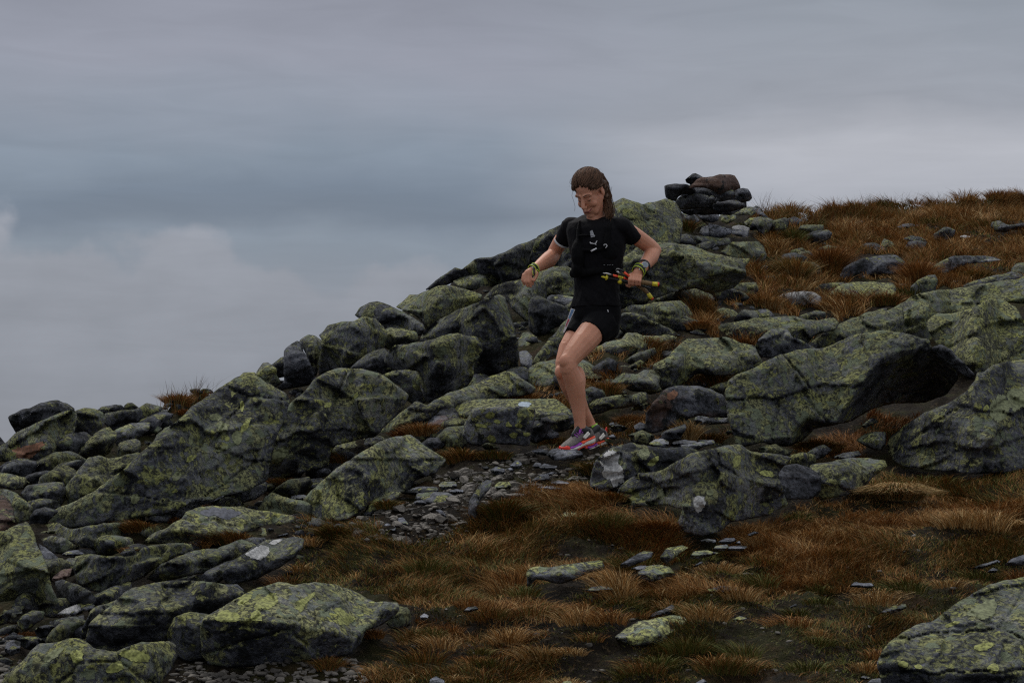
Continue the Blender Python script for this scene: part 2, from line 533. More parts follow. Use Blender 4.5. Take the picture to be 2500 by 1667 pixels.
def rock(tile, outline, crest=None, name='boulder', label=None, cat='rock', group=None, lich=0.55, tone=0.5, rust=0.25, white=0.0,
         kt=1.3, kf=-0.12, step=4.6, facet=0.75, seed=None, dz=0.0, yb=None, flat=False, rnd=7.0, parent=None, thick=None, kfx=None, rough=1.0, pd=None, crf=0.28):
    poly = soften(tpx(tile, outline), 0.09)
    sd = seed if seed is not None else (int(abs(poly[:, 0].sum() * 7 + poly[:, 1].sum() * 3)) % 9973)
    rg = np.random.RandomState(sd)
    w, h = np.ptp(poly[:, 0]), np.ptp(poly[:, 1])
    size = math.sqrt(w * h)
    step = max(2.2, min(step, size / 13.0))
    OUTLINES.append(poly)
    b = resample(poly, step)
    # ragged edge
    nb = len(b)
    tang = np.roll(b, -1, 0) - np.roll(b, 1, 0)
    nrm = np.stack([tang[:, 1], -tang[:, 0]], -1) / (np.linalg.norm(tang, axis=1)[:, None] + 1e-9)
    q3 = np.concatenate([b, np.full((nb, 1), sd * 0.37)], 1)
    b = b + nrm * (fbm(q3 / [26., 26., 1], 3, 5) * min(2.2, size * 0.018) * rough)[:, None]
    gx, gy = np.meshgrid(np.arange(b[:, 0].min(), b[:, 0].max(), step), np.arange(b[:, 1].min(), b[:, 1].max(), step * 0.9))
    gx = gx + (np.arange(gx.shape[0]) % 2)[:, None] * step * 0.5
    g = np.stack([gx.ravel(), gy.ravel()], -1) + rg.uniform(-0.22, 0.22, (gx.size, 2)) * step
    ins = inside(g, b)
    g = g[ins]
    de = edge_dist(g, b)
    g, de = g[de > step * 0.6], de[de > step * 0.6]
    pts = np.vstack([b, g])
    dist = np.concatenate([np.zeros(nb), de])
    r = delaunay_2d_cdt([Vector(p) for p in pts], [(i, (i + 1) % nb) for i in range(nb)], [], 1, 1e-5)
    vco, tris = r[0], r[2]
    if len(vco) != len(pts):
        pts = np.array([tuple(v) for v in vco])
        dist = edge_dist(pts, b)
        dist[dist < step * 0.3] = 0
        be = {}
        for t3 in tris:
            for i in range(3):
                k = tuple(sorted((t3[i], t3[(i + 1) % 3])))
                be[k] = be.get(k, 0) + 1
        bset = {v for k, c in be.items() if c == 1 for v in k}
    else:
        bset = set(range(nb))
    tris = np.array([t3 for t3 in tris if len(t3) == 3], int)
    # reference distance of each column from where the stone meets the ground
    if pd is not None:
        D0 = np.full(len(pts), float(pd))
    elif yb is not None:
        D0 = np.full(len(pts), float(terrD(pts[:, 0].mean(), yb)))
    else:
        cols = np.linspace(b[:, 0].min(), b[:, 0].max(), 16)
        ybt = []
        for c0 in cols:
            m0 = np.abs(b[:, 0] - c0) < w / 14 + 2
            ybt.append(b[m0, 1].max() if m0.any() else b[:, 1].max())
        dcol = terrD(cols, np.array(ybt))
        for _ in range(3):
            dcol = np.convolve(np.pad(dcol, 1, 'edge'), [.25, .5, .25], 'valid')
        dmin = dcol.min()
        lim = (w / FPX * dmin) * 0.45
        dcol = np.minimum(dcol, dmin + lim)
        D0 = np.interp(pts[:, 0], cols, dcol)
    D0 = D0 + dz
    mpp = D0.mean() / FPX            # metres per photograph pixel here
    # crest line parting top face and front face
    if crest:
        c = tpx(tile, crest)
        c = c[np.argsort(c[:, 0])]
        yc = np.interp(pts[:, 0], c[:, 0], c[:, 1])
    else:
        cols = np.linspace(b[:, 0].min(), b[:, 0].max(), 12)
        tops = []
        for c0 in cols:
            m0 = np.abs(b[:, 0] - c0) < w / 10 + 2
            ys = b[m0, 1]
            tops.append(ys.min() + crf * np.ptp(ys) if m0.any() else b[:, 1].mean())
        yc = np.interp(pts[:, 0], cols, tops)
    up = (yc - pts[:, 1]) * mpp
    soft = 0.003 + size * mpp * 0.006
    sp_up = 0.5 * (up + np.sqrt(up * up + soft * soft))
    sp_dn = 0.5 * (-up + np.sqrt(up * up + soft * soft))
    if kf > -0.3:
        kf = kf + 0.22
    kfv = kf if kfx is None else np.interp(pts[:, 0], [a for a, _ in kfx], [v for _, v in kfx])
    rel = kt * sp_up + kfv * sp_dn
    # chiselled facets: the stone is the hull of a few tilted planes
    cen = np.array([pts[:, 0].mean(), pts[:, 1].mean()])
    u = (pts - cen) * mpp
    u[:, 1] *= -1
    K = 11
    ang = rg.uniform(0, 2 * np.pi, K)
    mag = rg.uniform(0.35, 1.65, K) * facet
    offp = -rg.uniform(0.04, 0.26, K) * size * mpp * mag
    warp = fbm(np.concatenate([u * 3.0 / (size * mpp), np.full((len(u), 1), sd * 0.11)], 1), 2, 4) * 0.022 * size * mpp
    pl = (np.cos(ang) * mag) * (u[:, :1] + warp[:, None]) + (np.sin(ang) * mag) * (u[:, 1:] + warp[:, None]) + offp
    pl = np.concatenate([pl, np.full((len(pts), 1), 0.0)], 1)
    sh = 0.004 * size * mpp + 1e-4
    fac = sh * np.log(np.exp((pl - pl.max(1, keepdims=True)) / sh).sum(1)) + pl.max(1)
    rel = rel + fac
    # split blocks: sunk voronoi joints
    kk = max(2, int(size / 55))
    seeds = np.stack([rg.uniform(b[:, 0].min(), b[:, 0].max(), kk), rg.uniform(b[:, 1].min(), b[:, 1].max(), kk)], -1)
    wq = pts + np.stack([fbm(np.concatenate([pts / 40, np.full((len(pts), 1), sd)], 1), 3, 1), fbm(np.concatenate([pts / 40, np.full((len(pts), 1), sd)], 1), 3, 2)], -1) * 6
    dd = np.sqrt((((wq[:, None, :] - seeds[None]) * [0.6, 1.3]) ** 2).sum(-1))
    srt = np.sort(dd, 1)
    ci = dd.argmin(1)
    lift = rg.uniform(-1, 1, kk)[ci] * 0.035 * min(size * mpp, 0.8)
    if kk > 2:
        crack = np.exp(-((srt[:, 1] - srt[:, 0]) / 3.6) ** 2) * 0.045 * min(1.0, size * mpp)
        edge_f = np.clip((srt[:, 1] - srt[:, 0]) / 10.0, 0, 1)
        rel = rel + lift * edge_f + crack
    # weathered relief
    # small chips: every cell is a plane of its own, with a step to its neighbour
    k2 = int(np.clip(size / 16, 5, 46))
    s2 = np.stack([rg.uniform(b[:, 0].min(), b[:, 0].max(), k2), rg.uniform(b[:, 1].min(), b[:, 1].max(), k2)], -1)
    an = rg.uniform(-.6, .6)
    Rm = np.array([[math.cos(an), -math.sin(an)], [math.sin(an), math.cos(an)]])
    df = ((wq[:, None, :] - s2[None]) @ Rm) * [0.65, 1.35]
    d2 = np.sqrt((df ** 2).sum(-1))
    wgt = np.exp(-(d2 - d2.min(1, keepdims=True)) / 1.0)
    wgt /= wgt.sum(1, keepdims=True)
    gr = rg.normal(0, .34, (k2, 2)) * min(1.0, facet + .25)
    tilt = ((pts[:, None, :] - s2[None]) * mpp * gr[None]).sum(-1) + rg.uniform(-1, 1, k2) * 0.018 * min(size * mpp, .8)
    rel = rel + (wgt * tilt).sum(1) * rough
    p3 = np.concatenate([u, rel[:, None]], 1)
    sc = max(size * mpp, 0.05)
    rel = rel + fbm(p3 * (7.0 / sc) + sd, 4, 21) * 0.014 * sc * rough
    rel = rel + fbm(p3 * [14, 30, 14] + sd, 3, 31) * 0.007 * rough * min(1.0, sc * 3)
    # rounded rim
    rr = min(rnd * .8, size * 0.05)
    t = np.clip(1 - dist / rr, 0, 1)
    rel = rel + rr * mpp * 1.0 * (1 - np.sqrt(np.maximum(0, 1 - t * t)))
    # the foot of the stone rests on the ground, its lip may hang in front of it
    low = np.percentile(pts[:, 1], 90)
    foot = np.median(rel[pts[:, 1] > low])
    rel -= np.clip(foot, np.percentile(rel, 3), np.percentile(rel, 3) + 0.75 * max(h * mpp, 0.1) + (0.4 if np.max(kfv) > 2 else 0)) if pd is None else np.percentile(rel, 3)
    D = D0 + rel
    # never sink behind the open ground seen at the same pixel
    if not flat:
        lim = terrD(pts[:, 0], np.maximum(pts[:, 1], crest_y(pts[:, 0]) + 2)) - 0.10
        above = pts[:, 1] < crest_y(pts[:, 0])
        if pd is None:
            D = np.where(above, np.minimum(D, lim + 1.5), np.where(up > 0, np.minimum(D, lim + 0.02 * rel), np.minimum(D, lim + 0.35 + 0.1 * rel)))
    th = thick if thick is not None else 0.75
    back = D + th * sc * (1 - np.exp(-dist * mpp / (0.28 * sc))) + 0.02 * sc
    n = len(pts)
    V1 = P3(pts[:, 0], pts[:, 1], D)
    isb = np.zeros(n, bool)
    isb[list(bset)] = True
    remap = np.arange(n)
    inner = np.where(~isb)[0]
    remap[inner] = n + np.arange(len(inner))
    V2 = P3(pts[inner, 0], pts[inner, 1], back[inner])
    # shrink the hidden back a little towards the middle and down
    V = np.vstack([V1, V2])
    # winding: make the front face the camera
    a0, b0, c0 = pts[tris[:, 0]], pts[tris[:, 1]], pts[tris[:, 2]]
    cr0 = (b0[:, 0] - a0[:, 0]) * (c0[:, 1] - a0[:, 1]) - (b0[:, 1] - a0[:, 1]) * (c0[:, 0] - a0[:, 0])
    tf = tris.copy()
    tf[cr0 > 0] = tf[cr0 > 0][:, ::-1]
    tb = remap[tf][:, ::-1]
    same = (isb[tf].all(1))
    F = np.vstack([tf, tb[~same]])
    base = V1[pts[:, 1].argmax()].copy()
    me = mesh_np(name, V - base, F)
    o = link(name, me, ROCK, parent=parent, smooth=False)
    o.location = base
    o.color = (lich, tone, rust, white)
    if label:
        ROCKS[label] = o
        LABELLED.append((poly, label))
        tag(o, label, cat, group)
    elif group:
        tag(o, None, cat, group)
    return o
def R(t, o, c, label, **k):
    small = k.pop('s', 0)
    nm = 'stone' if small else 'boulder'
    if small:
        k.setdefault('kt', 2.0)
        k.setdefault('facet', .5)
        k.setdefault('crf', .68)
        k['tone'] = k.get('tone', .5) * 1.12
    return rock(t, o, c, name=k.pop('name', nm), label=label, cat=nm, **k)


# ---- left crest
R('A', '78,460 215,388 270,380 380,330 480,305 560,298 640,330 715,382 700,430 520,560 200,640 150,612 100,530', '78,480 300,395 560,318 715,400', 'dark angular slab lying topmost at the far left skyline', lich=.25, tone=.42, kf=.1)
R('A', '150,612 260,555 380,500 520,440 640,400 715,392 740,440 728,560 700,650 610,780 540,880 440,950 300,935 150,905 0,890 -60,880 -60,770 60,705', '-60,850 200,880 430,790 620,720 740,560', 'large tilted lichen slab with a rusty lower edge, left skyline', lich=.6, rust=.42, kf=1.0, kt=.75)
R('A', '-60,590 0,648 52,715 40,800 -60,860', None, 'small dark rock cut by the left picture edge below the skyline', lich=.2, tone=.35)
R('A', '715,400 820,372 900,383 990,420 1015,480 980,560 900,640 820,700 730,740 700,600', '715,480 830,440 1010,470', 'craggy green rock just right of the tilted left slab', lich=.6, kf=.3, tone=.45)
R('A', '1000,430 1060,413 1220,392 1300,385 1400,328 1480,345 1560,362 1520,460 1440,540 1300,570 1150,600 1060,600 990,520', '1000,470 1200,430 1400,400 1560,400', 'layered dark rocks on the skyline left of the grass tuft', lich=.5, kf=.3, tone=.45)
R('A', '720,862 790,740 900,620 1000,560 1050,555 1080,590 1125,610 1110,690 1060,800 1000,850 850,870', '720,855 900,715 1040,665 1120,640', 'yellowish pointed slab overhanging a dark gap on the left', lich=.75, kf=1.1)
R('A', '1090,590 1250,520 1440,510 1435,580 1340,660 1230,720 1120,740 1080,660', '1090,650 1300,600 1440,560', 'pale worn slab tilted above the olive rock', lich=.35, tone=.62, kf=.6)
R('A', '1450,430 1530,372 1600,398 1640,450 1655,540 1560,570 1480,540', None, 'rounded grey rock under the left skyline grass', lich=.45, s=1)
R('A', '1440,550 1500,538 1555,570 1500,625 1450,600', None, 'bright yellow green pebble-like stone left of the giant slab', lich=.95, s=1)
R('A', '1130,705 1300,662 1352,700 1345,790 1310,860 1200,900 1110,860', None, 'olive hunched rock beneath the pale worn slab', lich=.7, tone=.42)
R('A', '840,850 960,825 1050,850 1200,828 1330,800 1340,880 1230,1020 1180,1140 1080,1230 900,1290 780,1330 650,1320 600,1180 660,1070 760,960', '600,1250 850,1200 1060,1180 1250,1000', 'broad green slab sloping down beside the giant slab', lich=.72, kt=.7, kf=.4, tone=.47)
R('A', '1040,1170 1180,960 1300,930 1420,830 1500,640 1570,560 1640,538 1720,560 1700,700 1560,850 1440,980 1300,1100 1130,1190', '1040,1160 1300,1060 1500,850 1720,640', 'narrow mossy ridge rock wedged against the giant slab', lich=.75, kf=.5, kt=.8, tone=.45)
R('A', '-60,985 60,998 150,1018 250,1040 292,1092 220,1150 130,1160 0,1130 -60,1130', '-60,1100 100,1100 290,1100', 'flat lichen stone under the tilted slab at the left edge', lich=.7, s=1, kf=.6)
R('A', '-60,1150 60,1158 150,1190 250,1260 320,1330 290,1440 180,1500 100,1440 60,1300 -60,1290', '-60,1230 120,1300 300,1340', 'lichen wedge rock beside the rusty stone at left edge', lich=.72)
R('A', '-60,1230 30,1203 90,1250 130,1350 150,1480 170,1580 40,1680 -60,1680', None, 'rusty brown pointed stone at the left edge', lich=.3, rust=.75, tone=.42, s=1)
R('A', '190,1190 260,1110 380,1093 500,1083 610,1090 645,1180 600,1300 520,1340 400,1310 320,1350 240,1270', '190,1240 420,1180 640,1150', 'grey topped block in the hollow left of the giant slab', lich=.4, tone=.42, kf=.3)
R('A', '280,1420 340,1345 430,1318 520,1340 565,1365 490,1430 440,1490 350,1540 275,1500', '275,1420 400,1370 565,1370', 'small dark wedge with a light rim in the left hollow', lich=.35, tone=.36, kf=.9, s=1)
R('A', '520,960 545,925 580,945 600,975 560,990', None, 'tiny reddish stone inside the dark left hollow', lich=0, rust=.8, s=1, tone=.6)
R('A', '610,970 680,940 790,930 800,960 730,1000 640,1010', None, 'thin flat stone inside the dark left hollow', lich=.3, s=1)
# ---- giant slab and its neighbours
R('W', '78,1196 130,1168 200,1138 270,1088 330,1033 383,985 440,935 500,893 540,868 572,852 600,868 655,902 668,922 650,970 632,1010 622,1060 614,1106 570,1126 500,1144 440,1152 400,1174 340,1186 250,1200 150,1215', '78,1206 200,1150 330,1048 440,950 575,868 668,930', 'giant steep slab blotched with round green lichens, left of centre', lich=.5, kf=-.45, kt=1.6, facet=.5, tone=.46, rust=.12)
R('B', '690,860 850,690 960,600 1050,480 1180,410 1280,388 1420,390 1600,410 1750,480 1900,600 1955,650 1900,780 1720,950 1630,1050 1450,1070 1260,1120 1210,1200 1180,1320 960,1380 800,1430 600,1500 470,1470 470,1250 560,1020', '690,900 850,720 1050,520 1280,425 1550,440 1800,540 1950,680', 'massive domed boulder right of the giant slab with mottled face', lich=.58, kf=-.35, kt=1.5, tone=.46)
R('B', '752,225 790,180 880,122 922,140 945,230 1000,300 1035,400 1055,490 1000,550 850,575 720,605 690,580 755,500 752,420', None, 'bare dark upright slab standing on the skyline', lich=.02, tone=.40, rust=.38, kf=.1, dz=-.15)
R('B', '900,125 990,65 1060,80 1120,120 1112,220 1090,400 1060,470 1020,430 980,280', None, 'thin green stone leaning behind the bare upright slab', lich=.55, tone=.42)
R('B', '470,515 480,470 500,420 556,337 600,328 690,390 692,460 727,505 720,545 660,585 600,575 540,540', '470,500 560,400 690,410', 'small square lichen block perched on top of the giant slab', lich=.7, kf=.2, s=1)
R('B', '325,475 370,428 480,424 510,480 460,530 380,540', None, 'low stone behind the perched square block', lich=.6, s=1)
R('B', '1088,70 1160,0 1180,-22 1330,-60 1440,-70 1500,-100 1560,-110 1640,-90 1710,0 1800,100 1770,170 1640,235 1480,340 1380,395 1200,420 1090,460 1088,340 1108,200 1125,112', '1088,110 1300,10 1500,-40 1800,120', 'big grey green boulder with a notched left tip on the ridge', lich=.5, kf=.15, tone=.47)
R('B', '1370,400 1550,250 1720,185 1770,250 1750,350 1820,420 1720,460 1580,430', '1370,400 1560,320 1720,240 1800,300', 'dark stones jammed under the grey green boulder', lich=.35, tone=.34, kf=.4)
R('B', '1580,412 1640,403 1690,438 1690,480 1610,460', None, 'light grey cobble on top of the domed boulder', lich=.1, tone=.6, s=1)
R('C', '520,1230 620,1200 760,1178 860,1200 887,1260 885,1350 935,1490 880,1540 720,1460 700,1340 600,1280', '520,1260 700,1230 885,1260', 'mottled block right of the domed boulder above the dark gap', lich=.5, kf=.1, tone=.45)
R('B', '1190,1170 1260,1090 1340,1038 1430,1038 1465,1085 1470,1130 1520,1160 1400,1200 1260,1230', None, 'pale green cobble lying below the domed boulder', lich=.65, s=1, tone=.55)
R('B', '1440,1100 1560,1038 1680,1030 1740,1060 1610,1140 1510,1160', None, 'thin grey slab beside the pale green cobble', lich=.4, tone=.58, s=1)
# ---- ridge towards the runner
R('C', '252,662 300,600 400,545 470,526 540,545 640,590 730,640 810,680 905,740 938,795 900,860 800,880 680,820 560,830 470,820 420,760 370,710 300,690', '252,680 400,600 640,640 930,790', 'smooth dark boulder with yellow right shoulder on the skyline', lich=.35, tone=.42, kf=.1, kt=1.0, rust=.2)
R('C', '482,860 540,800 600,780 700,790 850,822 866,900 830,960 700,980 600,1000 540,970', '480,900 620,840 860,870', 'low lichen topped stone below the smooth dark boulder', lich=.75, kf=.2)
R('C', '640,590 700,540 780,463 850,465 930,438 1050,383 1150,380 1300,405 1400,430 1482,463 1482,510 1400,600 1280,650 1100,720 970,810 915,750 810,650', '640,640 850,560 1100,520 1480,520', 'yellow lichen boulder with black spots on the upper ridge', lich=.8, kf=-.2, kt=1.2, tone=.52)
R('C', '930,425 1060,318 1160,238 1220,213 1290,228 1400,128 1480,110 1600,98 1700,58 1800,8 1900,-36 2000,-80 2100,-100 2160,40 2060,180 1900,290 1760,360 1600,390 1450,400 1300,330 1180,360 1050,410', '930,430 1200,250 1480,150 1850,20 2150,-40', 'long dark rock wall climbing behind the runner', lich=.42, tone=.36, kf=.15)
R('C', '1195,345 1300,290 1440,263 1520,290 1600,380 1530,430 1400,430 1290,420', None, 'small pale lichen rock under the dark wall', lich=.8, tone=.55)
R('C', '1480,510 1600,375 1700,350 1850,318 1960,340 2100,330 2100,620 1960,700 1880,720 1800,640 1720,540 1640,480', '1480,520 1700,420 1960,420', 'broken lichen rock left of the runner hand', lich=.6, kf=-.3, kt=1.0)
R('E', '-20,330 60,250 200,190 330,190 420,240 420,480 300,520 120,510 -20,480', '-20,400 200,300 420,300', 'pitted olive boulder behind the runner waist', lich=.65, kf=-.35, tone=.46)
R('C', '878,912 900,850 980,760 1100,690 1250,610 1380,560 1500,510 1640,465 1705,500 1745,640 1800,800 1836,1060 1822,1170 1700,1200 1600,1250 1390,1300 1300,1180 1200,1020 1000,960', '878,880 1100,760 1400,620 1560,560 1700,620 1830,900', 'big block with dark left face and lichen right face, centre left', lich=.55, kf=.12, kt=1.0, tone=.42, facet=.9)
R('C', '538,1110 560,1010 640,950 760,938 900,918 1040,878 1170,838 1250,830 1320,860 1430,870 1480,948 1484,1010 1410,1110 1390,1260 1290,1400 1150,1460 950,1520 900,1440 870,1210 800,1190 640,1200', '538,1010 700,965 950,950 1250,885 1484,950', 'heavy overhanging boulder with a bright lichen top edge', lich=.5, kf=.28, kt=1.5, tone=.42)
R('E', '-40,560 -20,500 30,480 60,478 160,520 300,570 372,598 385,700 330,740 200,790 120,860 50,890 -40,800', '-40,530 60,495 200,550 380,620', 'black sided boulder with a lichen rim left of the shorts', lich=.4, kf=.35, tone=.28)
R('E', '110,515 170,473 250,468 400,488 470,500 470,600 370,600 280,570', None, 'pale flat slab on top of the black sided boulder', lich=.15, tone=.62, s=1)
R('C', '1820,905 1860,838 1920,820 1985,860 2030,920 2010,1000 1900,1030 1830,1000', None, 'upright greenish stone in the dark cleft', lich=.65, s=1, tone=.45)
R('C', '1828,1012 1900,998 1962,1060 1955,1150 1920,1215 1850,1170', None, 'bare rounded grey stone in the dark cleft', lich=.1, s=1, tone=.5)
R('E', '-30,1150 60,1010 130,920 220,830 290,740 335,705 330,860 270,930 250,1080 110,1130', '-30,1140 200,1080 330,900', 'smooth green slab leaning left of the bare thighs', lich=.6, kt=.8, tone=.5)
R('D', '50,640 90,570 250,450 400,350 458,308 560,356 620,300 800,220 960,170 1150,80 1300,22 1390,30 1430,60 1510,120 1605,187 1580,240 1420,260 1280,290 1180,300 1020,330 900,370 760,400 640,460 520,520 380,580 300,610 170,640', '50,640 400,500 800,330 1180,220 1500,160 1600,210', 'long ribbed slab rising to a lichen peak in the middle', lich=.6, kt=1.2, kf=.2, facet=.4)
R('C', '1330,1310 1400,1230 1460,1213 1540,1240 1640,1230 1760,1160 1880,1158 1965,1200 1950,1300 1700,1300 1450,1370 1350,1370', None, 'dark stones jammed behind the lichen peak', lich=.3, tone=.36, s=1)
R('C', '1230,1378 1280,1310 1345,1300 1340,1360', None, 'tiny brown stone at the foot of the big block', lich=0, rust=.6, s=1)
R('S', '1290,650 1308,578 1370,548 1440,520 1500,503 1530,600 1510,690 1400,700', '1290,600 1400,560 1510,530', 'rock wall passing behind the runner shoulders', lich=.5, tone=.42, kf=-.1)
# ---- centre
R('D', '640,440 700,380 850,330 1000,298 1200,288 1500,288 1790,290 1870,335 1935,400 1955,460 1800,475 1590,480 1300,500 930,500 880,495 780,470', '640,450 1000,440 1500,440 1950,440', 'long flat lichen slab behind the runner feet', lich=.85, kt=2.2, kf=.2, facet=.2, tone=.55)
R('D', '898,640 920,500 980,400 1022,368 1300,358 1590,370 1592,480 1562,620 1540,738 1300,728 1130,705 1060,745 950,720', '898,480 1020,388 1300,378 1592,390', 'squared block with round lichens left of the shoes', lich=.45, kf=.02, kt=2.0, facet=.25, tone=.50, dz=-.15)
R('D', '640,445 700,378 820,368 862,430 890,500 830,560 760,520 690,470', None, 'dark stump of rock beside the squared block', lich=.35, tone=.36, s=1)
R('D', '520,560 600,460 660,433 750,448 795,515 760,580 620,590', None, 'grey stone with an orange left side in the grass', lich=.1, rust=.55, s=1, tone=.6)
R('D', '465,742 530,688 570,658 680,653 792,722 740,748 620,795 520,806', '465,760 560,700 790,730', 'dark flat stone resting on the big sloping boulder', lich=.05, tone=.38, kf=.6, s=1, dz=-.1)
R('S', '722,1252 744,1215 783,1176 811,1150 883,1101 934,1073 1000,1060 1022,1075 1060,1102 1088,1122 1062,1156 1012,1174 1004,1192 955,1212 915,1222 880,1250 844,1268 790,1272 735,1276', '722,1225 811,1165 934,1095 1080,1125', 'big sloping boulder with bluish lichened flank left of the path', lich=.6, kf=-.5, kt=1.4, tone=.55)
R('J', '890,570 960,440 1030,398 1150,440 1340,480 1510,520 1540,640 1300,670 1100,620 950,600', '890,560 1030,470 1500,540', 'pointed lichen rock at the foot of the sloping boulder', lich=.75, kf=-.1)
R('J', '1155,360 1220,300 1350,278 1500,258 1570,285 1530,340 1400,372 1260,365 1190,400', None, 'thin layered slab above the pointed lichen rock', lich=.35, s=1, tone=.5)
R('J', '1215,425 1340,418 1390,440 1320,480 1220,470', None, 'small pale slip of stone under the layered slab', lich=.1, s=1, tone=.6)
R('J', '1358,190 1400,153 1560,158 1610,188 1560,245 1400,268 1355,235', '1358,215 1450,200 1600,205', 'dark wedge stone with reddish top beside the grass', lich=.02, rust=.5, kf=.4, s=1, tone=.42)
R('Z', '1042,1055 1080,980 1150,933 1260,913 1400,903 1530,888 1610,900 1570,940 1450,980 1340,1040 1290,1080 1180,1100 1090,1095', '1042,1010 1260,950 1600,920', 'smooth pale grey boulder with a wavy top', lich=.12, tone=.72, kt=1.0, kf=-.1)
R('Z', '1530,900 1640,830 1780,808 1920,813 1910,880 1840,940 1740,965 1610,950', None, 'thin grey slabs behind the russet grass strip', lich=.4, tone=.45)
R('Z', '1018,1252 1080,1190 1200,1138 1300,1078 1335,1018 1450,984 1600,983 1740,990 1850,1015 1980,1020 2122,1070 2112,1115 1960,1130 1830,1135 1700,1205 1560,1245 1380,1262 1150,1258', '1018,1250 1200,1168 1330,1160 1530,1200 1700,1195 1900,1125 2120,1105', 'large bright lichen slab with grey islands and dark underside', lich=.92, kt=1.8, kf=.9, facet=.25, tone=.56)
R('I', '690,500 735,390 860,365 1100,382 1300,368 1360,300 1530,260 1740,250 1835,260 1850,340 1700,380 1560,450 1450,520 1380,580 1280,620 1180,650 1080,750 950,725 800,695 735,620', '690,480 900,395 1130,390 1360,312 1540,275 1840,275', 'blocky boulder with grey green patches, lower left', lich=.55, kf=-.12, kt=1.8, tone=.42)
# ---- lower left corner
R('I', '-60,150 60,130 180,70 255,48 300,120 332,190 362,290 422,420 472,560 502,680 552,800 552,885 520,920 440,870 300,815 150,800 -60,830', '-60,700 200,640 400,600 550,820', 'streaky yellow green slab at the left edge', lich=.85, kf=.5, kt=.65, facet=.9, tone=.5)
R('I', '320,190 420,80 560,58 680,120 850,90 930,85 1000,60 1250,52 1270,100 1190,190 1100,245 1000,290 900,310 760,290 700,240 560,210 400,215', '320,180 700,120 1000,90 1260,80', 'rubble ledge under the giant slab with green patches', lich=.6, kf=-.5, tone=.48)
R('I', '395,215 500,180 620,198 720,278 770,292 710,330 600,360 480,345 420,280', '395,250 560,205 770,300', 'dark humped stone below the rubble ledge', lich=.45, tone=.42)
R('I', '585,365 650,330 740,320 805,350 780,385 680,392 610,382', None, 'pale blade shaped stone lying on the left rubble', lich=.02, tone=.72, s=1)
R('I', '365,255 430,290 560,395 560,445 470,485 410,450 385,340', None, 'thin tilted grey stone beside the streaky slab', lich=.1, tone=.5, s=1)
R('I', '450,490 580,440 660,395 740,400 750,480 700,510 600,520', None, 'dark lichen capped stone above the rust coloured one', lich=.6, tone=.42, s=1)
R('I', '490,610 520,558 600,508 692,496 672,570 610,615 540,635', None, 'flat topped rust coloured stone, lower left', lich=.02, rust=.95, tone=.62, s=1, kf=.6)
R('I', '715,445 720,380 850,368 885,388 810,460 750,480', None, 'small two tone yellow and white stone', lich=.6, white=.6, tone=.65, s=1)
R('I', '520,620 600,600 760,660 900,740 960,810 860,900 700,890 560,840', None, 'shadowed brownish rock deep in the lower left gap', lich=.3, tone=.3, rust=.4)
R('I', '840,790 920,740 1000,713 1055,740 1025,800 930,850', None, 'small dark stone in front of the blocky boulder', lich=.3, tone=.35, s=1)
R('Z', '1040,1510 1150,1400 1250,1358 1400,1298 1500,1288 1645,1290 1655,1335 1580,1390 1540,1440 1480,1460 1300,1500 1150,1535', '1040,1500 1300,1400 1650,1330', 'grey green slab right of the blocky boulder', lich=.6, kt=1.6, kf=.2, tone=.5)
R('W', '195,1475 205,1430 250,1390 300,1350 345,1340 400,1331 470,1334 545,1345 565,1362 525,1400 485,1430 400,1465 330,1488 240,1506 198,1504', '195,1436 300,1432 400,1395 560,1365', 'wide smooth sloping rock with ochre underside', lich=.5, kt=1.7, kf=.7, tone=.45, rust=.35)
R('I', '775,1170 785,1060 865,900 900,868 1080,808 1175,820 1140,920 1010,1020 910,1130 850,1190', '775,1060 900,900 1170,850', 'dark edged wedge leaning on the ochre rock', lich=.4, tone=.42, kf=.4)
R('I', '535,940 620,880 740,838 880,818 915,850 885,885 770,910 700,970 560,970', None, 'white topped flat stone at the foot of the wedge', lich=.35, white=.5, tone=.66, s=1, kf=.7)
R('I', '660,1060 740,960 800,940 810,1060 800,1180 700,1140', None, 'narrow grey stone left of the wedge', lich=.2, tone=.4, s=1)
R('W', '383,1452 400,1415 440,1404 482,1412 505,1430 502,1480 480,1512 430,1520 392,1500', None, 'rounded lichen boulder touching the foreground boulder', lich=.5, tone=.48, kf=.1, facet=.2)
R('I', '-60,1690 60,1520 200,1400 280,1300 360,1220 560,1200 640,1165 770,1158 835,1200 900,1260 1100,1290 1260,1230 1360,1193 1440,1198 1620,1183 1688,1230 1696,1340 1650,1460 1570,1560 1500,1690 1500,1760 -60,1760', '-60,1600 300,1380 640,1250 1000,1360 1400,1270 1690,1330', 'wide green patched boulder in the bottom left corner', lich=.65, kf=-.4, kt=1.5, facet=.3, tone=.5)
R('I', '815,1200 880,1163 1000,1153 1100,1170 1195,1232 1190,1280 1100,1310 930,1290', None, 'curved stone tucked behind the bottom left boulder', lich=.5, tone=.42, s=1)
R('I', '40,1290 60,1200 130,1180 200,1200 190,1300 110,1340', None, 'dull blue grey stone in the lower left gravel', lich=.02, tone=.32, s=1)
